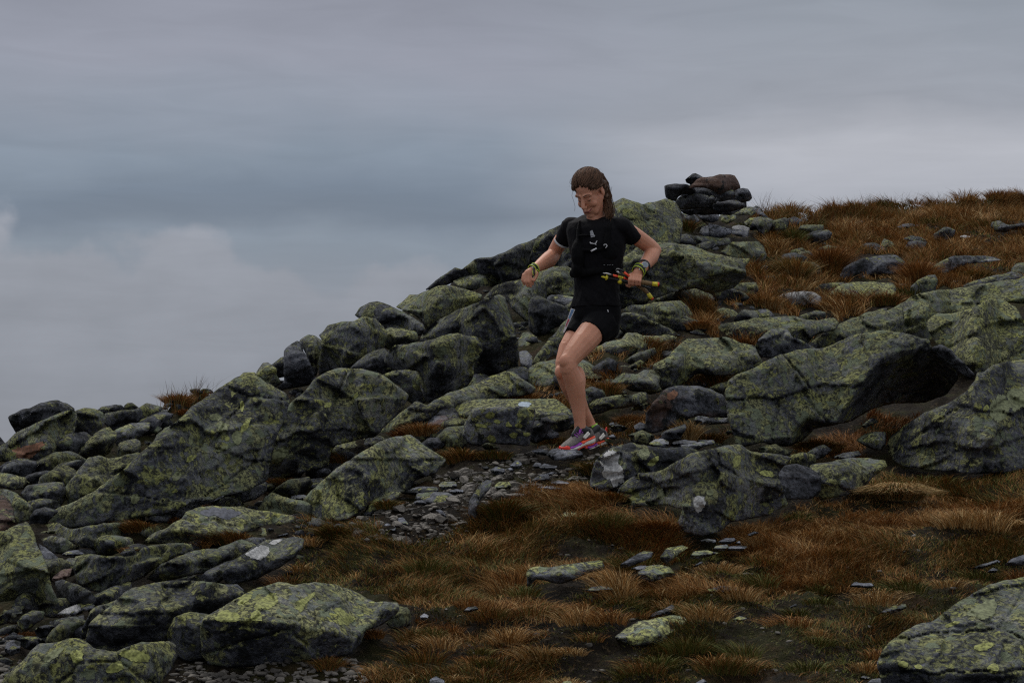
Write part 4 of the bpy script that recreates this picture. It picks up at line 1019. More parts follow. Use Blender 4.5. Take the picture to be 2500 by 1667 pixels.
def rubble(name, spots, label, cat, lich, tone):
    VV, FF, n = [], [], 0
    for k, (px, py, r, dz) in enumerate(spots):
        V, F = PROTO[k % 8]
        p = ground_pt(np.array([px]), np.array([py]))[0]
        a, b_ = RNG.uniform(0, 6.28), RNG.uniform(-.5, .5)
        ca, sa, cb, sb = math.cos(a), math.sin(a), math.cos(b_), math.sin(b_)
        Rz = np.array([[ca, -sa, 0], [sa, ca, 0], [0, 0, 1]])
        Rx = np.array([[1, 0, 0], [0, cb, -sb], [0, sb, cb]])
        VV.append((V * r) @ (Rz @ Rx).T + p + [0, 0, r * 0.12 + dz])
        FF.append(F + n)
        n += len(V)
    me = mesh_np(name, np.vstack(VV), np.vstack(FF))
    o = link(name, me, GRIT if name == 'gravel' else ROCK, label=label, cat=cat, kind='stuff', smooth=False)
    o.color = (lich, tone, .3, .05)
    return o


def covered(px, py, pad=0):
    p = np.array([[px, py]])
    for q in OUTLINES:
        if q[:, 0].min() < px < q[:, 0].max() and q[:, 1].min() < py < q[:, 1].max() and inside(p, q)[0]:
            return True
    return False


def scatter_spots(poly, n, r0, r1, avoid=True, power=2.0):
    poly = np.array(poly, float)
    out = []
    lo, hi = poly.min(0), poly.max(0)
    tries = 0
    while len(out) < n and tries < n * 30:
        tries += 1
        p = RNG.uniform(lo, hi)
        if not inside(p[None], poly)[0]:
            continue
        if avoid and covered(p[0], p[1]):
            continue
        r = r0 + (r1 - r0) * RNG.uniform() ** power
        out.append((p[0], p[1], r, 0))
    return out


FIELD = [(0, 1130), (150, 1010), (420, 985), (600, 930), (850, 790), (1100, 700), (1300, 640), (1660, 610), (1800, 640), (1800, 800), (1700, 900), (1500, 960), (1300, 1080), (1000, 1100), (850, 1280), (640, 1420), (400, 1520), (0, 1640)]
RIGHTF = [(1650, 600), (1900, 560), (2350, 560), (2300, 640), (2000, 650), (1850, 720), (2100, 820), (1750, 1000), (2050, 1120), (2300, 1010), (2100, 1150), (1500, 1160), (1400, 950)]


NAMED_PX = [(q.mean(0), lb) for q, lb in LABELLED if len(lb.split()) <= 9]
USED_LB = set()


def near_label(x, y, r, li_, noun):
    look = ('lichened' if li_ > .5 else 'mottled' if li_ > .32 else 'bare dark')
    size = 'small' if r < 26 else 'medium' if r < 42 else 'sizeable'
    for q, lb in sorted(NAMED_PX, key=lambda e: (e[0][0] - x) ** 2 + (e[0][1] - y) ** 2):
        dx, dy = x - q[0], y - q[1]
        side = ('left of' if dx < 0 else 'right of') if abs(dx) > abs(dy) else ('above' if dy < 0 else 'below')
        if (side, lb) in USED_LB:
            continue
        USED_LB.add((side, lb))
        return '%s %s %s %s the %s' % (size, look, noun, side, lb)


def filler_rocks(poly, n, r0, r1, label, group, tone=(.3, .46)):
    """angular blocks wedged into what the traced boulders leave open"""
    for x, y, r, _ in scatter_spots(poly, n, r0, r1, power=1.3):
        k = RNG.randint(6, 9)
        a0 = RNG.uniform(0, 6.28)
        sq = RNG.uniform(.38, .68)
        tl = RNG.uniform(-.5, .1)
        pts = []
        for i in range(k):
            a = a0 + 2 * math.pi * (i + RNG.uniform(-.25, .25)) / k
            rr_ = r * RNG.uniform(.75, 1.1)
            px, py = math.cos(a) * rr_, math.sin(a) * rr_ * sq
            pts.append('%.1f,%.1f' % (x + px, y + py + px * tl))
        li_ = RNG.uniform(.15, .75)
        rock('S', ' '.join(pts), None, name='boulder', label=near_label(x, y, r, li_, label), cat='boulder', group=group, lich=li_,
             tone=RNG.uniform(*tone), rust=RNG.uniform(.1, .4), facet=1.2, kt=RNG.uniform(.8, 1.8), kf=RNG.uniform(-.2, .7), dz=.12, step=5)


# crusts of lichen and paint large enough to be seen singly: thin parts lying on their stone
from mathutils.bvhtree import BVHTree
CRUST_W = plain('white_crust_lichen', (.34, .34, .335), .9, noise=.35, scale=80, bump=.5)
CRUST_G = plain('grey_green_crust_lichen', (.150, .165, .085), .9, noise=.45, scale=60, bump=.5)
CRUST_Y = plain('yellow_crust_lichen', (.215, .228, .068), .9, noise=.55, scale=70, bump=.8)
PAINT_B = plain('faded_blue_paint', (.33, .40, .47), .8, noise=.2, scale=60)
RUSTP = plain('rust_stain', (.16, .070, .035), .9, noise=.4, scale=50)


def crust(label, tile, poly, mat, name='lichen_patch', what=None):
    o = ROCKS[label]
    tree = BVHTree.FromPolygons([v.co + o.location for v in o.data.vertices], [list(p.vertices) for p in o.data.polygons])
    bd = resample(soften(tpx(tile, poly), .25), 1.6)
    q = np.concatenate([bd / 7.0, np.full((len(bd), 1), 3.3)], 1)
    c = bd.mean(0)
    bd = c + (bd - c) * (1 + fbm(q, 2, 9) * .16 + fbm(q * 3.1, 2, 19) * .09)[:, None]
    gx, gy = np.meshgrid(np.arange(bd[:, 0].min(), bd[:, 0].max(), 2.6), np.arange(bd[:, 1].min(), bd[:, 1].max(), 2.6))
    g = np.stack([gx.ravel(), gy.ravel()], -1)
    g = g[inside(g, bd)]
    if len(g):
        g = g[edge_dist(g, bd) > 1.6]
    pts = np.vstack([bd, g])
    r = delaunay_2d_cdt([Vector(p) for p in pts], [(i, (i + 1) % len(bd)) for i in range(len(bd))], [], 1, 1e-6)
    W3 = P3(np.array([p[0] for p in r[0]]), np.array([p[1] for p in r[0]]), 10.0)
    top, ok = [], []
    cv = Vector(CAM)
    for w_ in W3:
        d = (Vector(w_) - cv).normalized()
        h = tree.ray_cast(cv, d)
        ok.append(h[0] is not None)
        top.append((h[0] - d * .004) if h[0] is not None else Vector(w_))
    F = [list(f) for f in r[2] if all(ok[i] for i in f)]
    if not F:
        return
    # keep the largest connected piece only
    par = list(range(len(F)))

    def root_(i):
        while par[i] != i:
            par[i] = par[par[i]]
            i = par[i]
        return i
    seen = {}
    for k, f in enumerate(F):
        for i in range(3):
            e = tuple(sorted((f[i], f[(i + 1) % 3])))
            if e in seen:
                par[root_(k)] = root_(seen[e])
            seen[e] = k
    cnt = {}
    for k in range(len(F)):
        cnt[root_(k)] = cnt.get(root_(k), 0) + 1
    keep = max(cnt, key=cnt.get)
    F = [f for k, f in enumerate(F) if root_(k) == keep]
    n = len(top)
    bot = [p + (p - cv).normalized() * .006 for p in top]
    ec = {(f[i], f[(i + 1) % 3]) for f in F for i in range(3)}
    F2 = F + [[i + n for i in f[::-1]] for f in F] + [[a, b_, b_ + n, a + n] for a, b_ in ec if (b_, a) not in ec]
    used = sorted({i for f in F2 for i in f})
    rm = {a: b_ for b_, a in enumerate(used)}
    allp = top + bot
    V = np.array([(allp[i] - o.location)[:] for i in used])
    F2 = [[rm[i] for i in f] for f in F2]
    link(name, mesh_np(name, V, F2), mat, parent=o, smooth=False, label=what)


LB = 'wide dark bluish boulder mass with white spot, right of centre'
crust(LB, 'H', '1150,1250 1165,1215 1210,1208 1250,1225 1275,1270 1255,1320 1200,1375 1170,1370 1145,1310', CRUST_W, what='white lichen spot')
crust(LB, 'H', '800,1180 830,1145 870,1160 875,1220 845,1255 805,1240', CRUST_G)
crust(LB, 'H', '1280,1160 1330,1150 1345,1190 1300,1220 1270,1200', CRUST_G)
crust(LB, 'H', '1530,850 1560,830 1610,840 1600,900 1560,950 1525,930', CRUST_Y)
crust(LB, 'O', '590,1380 640,1355 720,1370 755,1420 690,1425 640,1410', CRUST_Y)
LB = 'boulder with a large white lichen blotch, right of the shoes'
crust(LB, 'H', '260,860 330,790 420,775 440,850 430,900 470,960 485,1020 470,1080 420,1110 370,1115 350,1060 290,1040 270,1000 300,950 260,910', CRUST_W, what='large white lichen blotch')
crust(LB, 'H', '615,790 670,755 720,770 740,820 700,865 650,860 620,830', CRUST_G)
crust(LB, 'H', '700,900 760,850 820,830 815,880 760,930 710,935', CRUST_Y)
crust('elongated boulder with a pale white patch', 'K', '385,335 470,275 560,240 610,250 625,300 590,370 560,365 510,390 480,370 430,370', CRUST_W, what='pale white lichen patch')
crust('elongated boulder with a pale white patch', 'K', '610,225 680,190 740,190 720,215 660,245 620,245', CRUST_W)
LB = 'squared block with round lichens left of the shoes'
for pl_ in ('1120,430 1160,405 1200,425 1205,465 1150,485 1115,460', '1195,490 1230,480 1265,505 1250,525 1205,520', '1305,530 1340,495 1350,530 1380,545 1360,560 1310,550',
            '1390,535 1430,512 1475,540 1465,565 1410,565', '1335,630 1380,605 1430,615 1420,655 1370,665', '1125,650 1170,630 1210,650 1220,700 1165,715', '1480,610 1530,605 1555,625 1520,650 1485,640', '1010,520 1080,525 1140,545 1120,565 1040,555'):
    crust(LB, 'D', pl_, CRUST_Y)
crust('long flat lichen slab behind the runner feet', 'D', '1425,325 1500,315 1560,320 1555,350 1500,372 1430,362', PAINT_B, name='paint_mark', what='faded pale blue paint mark')
LB = 'giant dark boulder with round lichens at the right edge'
crust(LB, 'P', '1300,640 1320,560 1390,495 1440,540 1460,620 1430,690 1370,720 1320,690', CRUST_G)
crust(LB, 'P', '1440,510 1480,470 1568,450 1600,500 1590,600 1500,640 1450,600', CRUST_G)
crust(LB, 'P', '1255,610 1285,585 1300,610 1285,645 1255,640', CRUST_Y)
LB = 'giant steep slab blotched with round green lichens, left of centre'
for t_, pl_, m_ in (('B', '40,850 90,815 150,830 170,870 110,890 60,880', CRUST_G), ('B', '260,1010 300,980 345,1000 355,1060 320,1130 275,1100', CRUST_G), ('B', '345,940 400,880 440,870 430,930 380,990 345,1000', CRUST_Y),
                    ('B', '340,700 370,690 375,760 360,810 335,770', CRUST_Y), ('B', '120,900 200,900 230,980 180,1040 130,1010', CRUST_G), ('B', '180,1070 215,1030 245,1050 225,1095', CRUST_Y),
                    ('A', '1250,1210 1320,1190 1340,1240 1290,1300 1250,1270', CRUST_G), ('A', '1780,850 1830,825 1890,820 1860,870 1790,900', CRUST_Y), ('A', '1810,640 1850,630 1860,660 1830,740 1805,720', CRUST_G),
                    ('A', '1650,1020 1700,980 1740,1000 1720,1060 1660,1070', CRUST_G), ('A', '1640,1170 1690,1140 1700,1180 1650,1190', CRUST_Y), ('B', '110,1150 200,1120 240,1150 160,1190 110,1180', CRUST_G)):
    crust(LB, t_, pl_, m_)
LB = 'massive domed boulder right of the giant slab with mottled face'
for pl_ in ('1140,740 1180,710 1225,710 1210,750 1150,770', '630,1230 690,1160 760,1130 820,1150 790,1230 700,1290 650,1280', '700,920 730,905 745,930 720,970 695,950', '1420,650 1460,610 1475,650 1430,680'):
    crust(LB, 'B', pl_, CRUST_G if '630' in pl_ else CRUST_Y)
LB = 'large foreground boulder with yellow map lichens and a black overhang'
for pl_ in ('80,960 150,890 210,860 240,880 330,890 340,960 280,975 180,985', '440,960 450,880 520,860 560,960 500,975', '480,870 470,800 560,750 660,690 700,720 690,800 620,860 540,850', '860,790 940,760 1040,690 1060,720 980,790 930,880 880,880',
            '1220,860 1290,840 1350,880 1380,920 1460,940 1400,1000 1300,1010 1265,960 1290,930', '1440,910 1500,900 1525,915 1490,930', '1560,790 1610,780 1640,795 1600,805', '300,800 360,740 450,710 460,740 380,800 320,830'):
    crust(LB, 'K', pl_, CRUST_Y)
LB = 'wide green patched boulder in the bottom left corner'
for pl_, m_ in (('1000,1480 1050,1410 1130,1375 1185,1400 1180,1460 1120,1490 1040,1500', CRUST_Y), ('410,1350 500,1280 580,1255 600,1290 520,1360 430,1410', CRUST_G), ('680,1290 750,1270 800,1300 790,1390 720,1410 670,1360', CRUST_Y), ('1120,1300 1250,1270 1380,1300 1450,1340 1400,1400 1280,1390 1180,1350', CRUST_Y)):
    crust(LB, 'I', pl_, m_)
LB = 'big bottom right foreground boulder covered with grey and yellow lichen'
for pl_, m_ in (('1395,890 1480,850 1600,770 1700,760 1700,850 1650,930 1560,970 1500,930 1420,920', CRUST_G), ('1460,1230 1530,1190 1660,1170 1680,1210 1580,1260 1480,1250', CRUST_Y), ('750,1380 790,1350 850,1370 840,1420 770,1410', CRUST_Y),
                ('890,1400 960,1380 1000,1410 950,1440', CRUST_Y), ('1600,1400 1680,1370 1720,1420 1690,1480 1620,1460', CRUST_Y), ('1200,1010 1300,970 1360,980 1280,1020 1210,1040', CRUST_Y)):
    crust(LB, 'N', pl_, m_)
LB = 'large bright lichen slab with grey islands and dark underside'
GREYI = plain('bare_grey_stone', (.085, .09, .11), .85, noise=.35, scale=60, bump=.6)
crust(LB, 'J', '350,590 400,555 480,545 600,550 700,570 730,600 680,640 580,660 530,640 480,610 420,635', GREYI, name='bare_patch', what='bare grey island in the lichen')
crust('rounded brown stained boulder right of the shoes', 'H', '890,240 960,205 1010,215 980,270 930,310 900,290', RUSTP, name='rust_stain')
crust('large tilted lichen slab with a rusty lower edge, left skyline', 'A', '110,760 250,740 400,690 420,740 330,840 220,890 150,840', RUSTP, name='rust_stain')


filler_rocks(FIELD, 62, 32, 78, 'block', 'angular boulders wedged between the big ones on the left')
filler_rocks(RIGHTF, 30, 16, 44, 'block', 'angular blocks wedged between the rocks on the right slope')
rubble('rubble', scatter_spots(FIELD, 350, .02, .07), 'dark uncounted rubble filling the gaps between the boulders', 'rubble', .35, .34)
rubble('rubble', scatter_spots(RIGHTF, 160, .015, .045), 'small broken rubble between the boulders on the right slope', 'rubble', .3, .42)
PATH = [(830, 1290), (900, 1230), (1000, 1180), (1120, 1150), (1300, 1090), (1420, 1080), (1460, 1110), (1380, 1190), (1240, 1230), (1130, 1290), (1000, 1310), (880, 1330)]
rubble('gravel', scatter_spots(PATH, 1500, .004, .022), 'loose pale gravel of the worn footpath', 'gravel', .0, .85)
FRONT = [(380, 1640), (480, 1600), (860, 1590), (900, 1640), (860, 1667), (380, 1667)]
rubble('gravel', scatter_spots(FRONT, 500, .006, .028), 'loose stones at the foot of the foreground boulder', 'gravel', .05, .5)
LOWL = [(0, 1480), (120, 1500), (230, 1520), (200, 1600), (40, 1667), (0, 1667)]
rubble('gravel', scatter_spots(LOWL, 300, .006, .03), 'dark gravel in the lower left corner', 'gravel', .05, .4)
HILL = [(1850, 530), (2500, 520), (2500, 700), (2200, 740), (1900, 620)]
rubble('gravel', scatter_spots(HILL, 300, .01, .05), 'grey chips scattered through the hillside turf', 'gravel', .2, .5)
LOWR = [(1000, 1400), (1500, 1280), (2500, 1250), (2500, 1450), (2050, 1667), (950, 1667)]
rubble('gravel', scatter_spots(LOWR, 260, .005, .02), 'pale chips scattered in the lower turf', 'gravel', .1, .6)
# countable pebbles on the path
for pi in range(8):
    V, F = PROTO[pi]
    PROTO_ME = mesh_np('pebble', V, F)
    PROTO_ME.materials.append(GRIT)
    PROTO_ME.polygons.foreach_set('use_smooth', [False] * len(PROTO_ME.polygons))
    PROTO[pi] = (V, F, PROTO_ME)
for k, (px, py, r, _) in enumerate(scatter_spots(PATH, 110, .022, .055, power=1.6)):
    o = bpy.data.objects.new('pebble', PROTO[k % 8][2])
    COL.objects.link(o)
    o.location = ground_pt(np.array([px]), np.array([py]), r * 0.2)[0]
    o.rotation_euler = (RNG.uniform(-.3, .3), RNG.uniform(-.3, .3), RNG.uniform(0, 6.28))
    o.scale = (r, r, r)
    o.color = (.0, RNG.uniform(.55, .95), RNG.uniform(.1, .45), .1)
    tag(o, 'pale pebble among many on the worn footpath', 'pebble', 'pebbles scattered on the footpath')
# ------------------------------------------------------------------ grass
PAL = {
    'rust': [(.250, .100, .024), (.190, .076, .020), (.310, .145, .038), (.110, .052, .016)],
    'tawny': [(.350, .180, .052), (.270, .130, .036), (.420, .240, .085), (.150, .082, .025)],
    'straw': [(.470, .330, .150), (.380, .240, .095), (.520, .380, .180), (.240, .150, .060)],
    'olive': [(.105, .098, .020), (.078, .080, .016), (.150, .130, .030), (.190, .115, .030)],
    'green': [(.050, .068, .012), (.070, .086, .016), (.100, .108, .022), (.120, .095, .025)],
    'moss': [(.085, .100, .014), (.058, .070, .012), (.120, .125, .024), (.065, .042, .014)],
}


def blades(name, base, length, width, lean, curl, cols, segs=2, **kw):
    """base (n,3), length (n), width (n), lean (n,3) horizontal bend vector, cols (n,3)"""
    n = len(base)
    a = RNG.uniform(0, 2 * np.pi, n)
    # ribbons roughly face sideways, but at every angle
    wv = np.stack([np.cos(a), np.sin(a) * 0.8, np.zeros(n)], -1) * (width / 2)[:, None]
    ts = np.linspace(0, 1, segs + 1)
    P = []
    for t in ts:
        c = base + lean * (length * (t * 0.35 + t * t * 0.65))[:, None]
        c[:, 2] += length * (t - curl * t * t)
        if t < 1:
            ww = wv * (1 - 0.55 * t)
            P.append(c - ww)
            P.append(c + ww)
        else:
            P.append(c)
    nv = 2 * segs + 1
    V = np.stack(P, 1).reshape(-1, 3)
    off = (np.arange(n) * nv)[:, None]
    fs = []
    for s in range(segs - 1):
        q = np.array([2 * s, 2 * s + 1, 2 * s + 3, 2 * s + 2])
        fs.append(off + q[None, [0, 1, 2]])
        fs.append(off + q[None, [0, 2, 3]])
    fs.append(off + np.array([2 * segs - 2, 2 * segs - 1, 2 * segs])[None])
    F = np.concatenate(fs)
    me = bpy.data.meshes.new(name)
    m = len(F)
    loc = base.mean(0)
    me.vertices.add(len(V))
    me.vertices.foreach_set('co', (V - loc).astype(np.float32).ravel())
    me.loops.add(m * 3)
    me.loops.foreach_set('vertex_index', F.astype(np.int32).ravel())
    me.polygons.add(m)
    me.polygons.foreach_set('loop_start', np.arange(0, m * 3, 3, dtype=np.int32))
    at = me.attributes.new('tint', 'FLOAT_COLOR', 'POINT')
    C = np.ones((n, nv, 4), np.float32)
    C[:, :, :3] = cols[:, None, :]
    at.data.foreach_set('color', C.ravel())
    me.update(calc_edges=True)
    o = link(name, me, BLADE, smooth=False, **kw)
    o.location = loc
    return o


def pick_cols(n, mix):
    pal = []
    for k, w in mix:
        pal += [(c, w / len(PAL[k])) for c in PAL[k]]
    p = np.array([w for _, w in pal])
    idx = RNG.choice(len(pal), n, p=p / p.sum())
    c = np.array([pal[i][0] for i in idx])
    return c * RNG.uniform(.75, 1.25, (n, 1))


COVER_MASK = None


def cover_mask():
    """boulder footprint over the picture, 4 px cells, so that turf is not spent inside stone"""
    m = np.zeros((1667 // 4 + 2, 2500 // 4 + 2), bool)
    for q in OUTLINES:
        x0, y0 = np.floor(q.min(0) / 4).astype(int)
        x1, y1 = np.ceil(q.max(0) / 4).astype(int)
        x0, y0 = max(x0, 0), max(y0, 0)
        x1, y1 = min(x1, m.shape[1] - 1), min(y1, m.shape[0] - 1)
        if x1 <= x0 or y1 <= y0:
            continue
        gx, gy = np.meshgrid(np.arange(x0, x1 + 1), np.arange(y0, y1 + 1))
        pts = np.stack([gx.ravel() * 4 + 2, gy.ravel() * 4 + 2], -1).astype(float)
        cen = q.mean(0)
        qq = cen + (q - cen) * 0.97
        r = inside(pts, qq)
        m[gy.ravel()[r], gx.ravel()[r]] = True
    return m


COVER_MASK = cover_mask()


def turf(name, poly, n, ln, mix_a, mix_b, label, lean=(-.12, -.12), curl=.45, width=.0034, clump=3.0, thr=-0.2, tips=False):
    poly = np.array(poly, float)
    lo, hi = poly.min(0), poly.max(0)
    pts = RNG.uniform(lo, hi, (n * 3, 2))
    pts = pts[inside(pts, poly)]
    ix = np.clip((pts[:, 0] // 4).astype(int), 0, COVER_MASK.shape[1] - 1)
    iy = np.clip((pts[:, 1] // 4).astype(int), 0, COVER_MASK.shape[0] - 1)
    inb = (pts[:, 0] >= 0) & (pts[:, 0] < 2500) & (pts[:, 1] >= 0) & (pts[:, 1] < 1667)
    pts = pts[~(COVER_MASK[iy, ix] & inb)]
    g = ground_pt(pts[:, 0], pts[:, 1], -0.01)
    nz = fbm(g * [clump, clump, 0], 3, 51)
    nz2 = fbm(g * [clump * .45, clump * .45, 0] + 9, 2, 61)
    keep = nz + RNG.uniform(-.35, .35, len(g)) > thr
    g, nz, nz2 = g[keep][:n], nz[keep][:n], nz2[keep][:n]
    k = len(g)
    dist = np.linalg.norm(g - CAM, axis=1)
    h = (0.45 + 0.55 * np.clip(nz + .5, 0, 1.3)) * RNG.uniform(.55, 1.25, k) * RNG.choice(ln, k)
    w = width * RNG.uniform(.7, 1.3, k) * np.clip(dist / 13, .8, 1.6)
    la = np.stack([np.full(k, lean[0]), np.full(k, lean[1]), np.zeros(k)], -1)
    fl = np.stack([vnoise(g * [5, 5, 0], 71), vnoise(g * [5, 5, 0] + 50, 72), np.zeros(k)], -1) * .95
    la = la + fl + np.concatenate([RNG.normal(0, .50, (k, 2)), np.zeros((k, 1))], 1)
    ca, cb = pick_cols(k, mix_a), pick_cols(k, mix_b)
    f = np.clip(nz2 * 2.4 + .45 + RNG.uniform(-.2, .2, k), 0, 1)[:, None]
    cols = np.where(RNG.uniform(size=(k, 1)) < f, cb, ca)
    return blades(name, g, h, w, la, curl, cols, segs=2, kind='stuff', label=label, cat='grass')


LOWER = [(690, 1440), (690, 1340), (740, 1290), (850, 1270), (960, 1320), (1090, 1290), (1200, 1240), (1330, 1180), (1400, 1120), (1440, 1180), (1560, 1260), (1720, 1300), (1900, 1260), (1990, 1200), (2200, 1130), (2560, 1100), (2560, 1700), (860, 1700), (900, 1600), (1020, 1500), (960, 1430), (800, 1400)]
LOW_B = [(860, 1700), (900, 1600), (1020, 1500), (1200, 1470), (1500, 1440), (1800, 1440), (2100, 1400), (2560, 1330), (2560, 1700)]
LOW_A = [p for p in LOWER if p not in [(2560, 1700), (860, 1700), (900, 1600)]][:-3] + [(2560, 1340), (2100, 1410), (1800, 1450), (1500, 1450), (1200, 1480), (1020, 1500), (960, 1430), (800, 1400)]
turf('grass', LOW_B, 50000, [.04, .06, .09], [('rust', 3), ('tawny', 2), ('olive', 1), ('straw', .5)], [('olive', 2), ('green', 2), ('rust', 1)], 'thin dark turf with tawny wisps along the bottom of the slope', thr=-.12)
turf('grass', LOW_A, 125000, [.05, .07, .09, .12], [('tawny', 3), ('rust', 2), ('straw', .8)], [('rust', 1.5), ('olive', 2), ('green', 1), ('tawny', 1)], 'brown autumn turf covering the lower slope', thr=-.55)
turf('moss', LOWER, 110000, [.03, .045], [('moss', 3), ('olive', 1)], [('moss', 1), ('olive', 1)], 'short moss and crowberry between the lower grasses', width=.006, curl=.35, clump=2.0, thr=-2)
UPPER = [(1660, 740), (1840, 660), (1850, 560), (1880, 505), (2560, 480), (2560, 720), (2300, 760), (2200, 800), (2000, 850), (1900, 850), (1750, 830), (1640, 800), (1600, 740)]
turf('grass', UPPER, 90000, [.09, .13, .18], [('tawny', 3), ('rust', 2), ('straw', 1.4)], [('rust', 3), ('olive', 1.5), ('tawny', 2)], 'russet grass on the right hillside up to the skyline', thr=-.42, lean=(-.25, -.1), curl=.2, width=.0042)
turf('moss', UPPER, 40000, [.03, .045], [('moss', 2), ('olive', 1), ('tawny', 1)], [('moss', 1), ('rust', 1)], 'short moss and heather between the hillside grasses', width=.008, curl=.2, clump=2.0, thr=-2)
CRESTG = [(1830, 526), (1900, 522), (2000, 536), (2100, 526), (2200, 512), (2300, 508), (2560, 508), (2560, 540), (2200, 540), (1840, 545)]
turf('grass', CRESTG, 14000, [.08, .12, .17], [('tawny', 3), ('rust', 2), ('straw', 1)], [('rust', 3), ('olive', 2)], 'taller grass fringe along the right skyline', thr=-.15, lean=(.1, 0), curl=.12, width=.0034, clump=2.2)
MID = [(1380, 960), (1400, 800), (1560, 780), (1640, 830), (1800, 820), (1760, 930), (1790, 1080), (1560, 1090), (1440, 1080), (1380, 1110), (1330, 1090), (1240, 1050), (1060, 1010), (1100, 950), (1250, 930)]
turf('grass', MID, 26000, [.08, .12, .15], [('rust', 2), ('tawny', 2), ('straw', .5)], [('olive', 2), ('rust', 2)], 'rusty grass strips between the boulders behind the runner', thr=-.2)
turf('grass', [(1900, 1090), (2000, 1000), (2250, 1000), (2200, 1060), (2100, 1100), (2060, 1150), (1950, 1150)], 7000, [.08, .12], [('rust', 3)], [('olive', 1), ('rust', 2)], 'dark rusty grass on the ledge under the cave', thr=-.2)
turf('grass', [(1420, 1300), (1400, 1180), (1480, 1160), (1560, 1260), (1700, 1260), (1900, 1240), (1900, 1330), (1450, 1340)], 9000, [.1, .14, .17], [('tawny', 3), ('rust', 2)], [('rust', 3), ('olive', 1)], 'longer drooping grass at the foot of the bluish boulder', thr=-.3, curl=.5)


def tussock(tile, xs, ys, w, h, mix, label, n=420, lean=(-.3, -.2), curl=.45, top=False):
    """one clump of grass: roots in a small disc, blades fanning out and drooping"""
    ox, oy, k = TILES[tile]
    px, py = ox + xs / k, oy + ys / k
    w, h = w / k, h / k
    d = float(terrD(px, py))
    c = ground_pt(np.array([px]), np.array([py]))[0] if not top else P3(px, py, d)
    m = d / FPX
    r = w * m * 0.33
    a, q = RNG.uniform(0, 6.28, n), np.sqrt(RNG.uniform(0, 1, n))
    off = np.stack([np.cos(a) * q, np.sin(a) * q, np.zeros(n)], -1)
    base = c + off * [r, r * .8, 0]
    base[:, 2] += (1 - q * q) * h * m * 0.18
    L = h * m * RNG.uniform(.65, 1.15, n) * (1.1 - .25 * q)
    la = off * 1.0 + np.array([lean[0], lean[1], 0]) + np.concatenate([RNG.normal(0, .22, (n, 2)), np.zeros((n, 1))], 1)
    return blades('grass_tussock', base, L, RNG.uniform(.0026, .0048, n) * np.clip(d / 13, .8, 1.7), la, curl, pick_cols(n, mix), segs=3, label=label, cat='grass tussock')


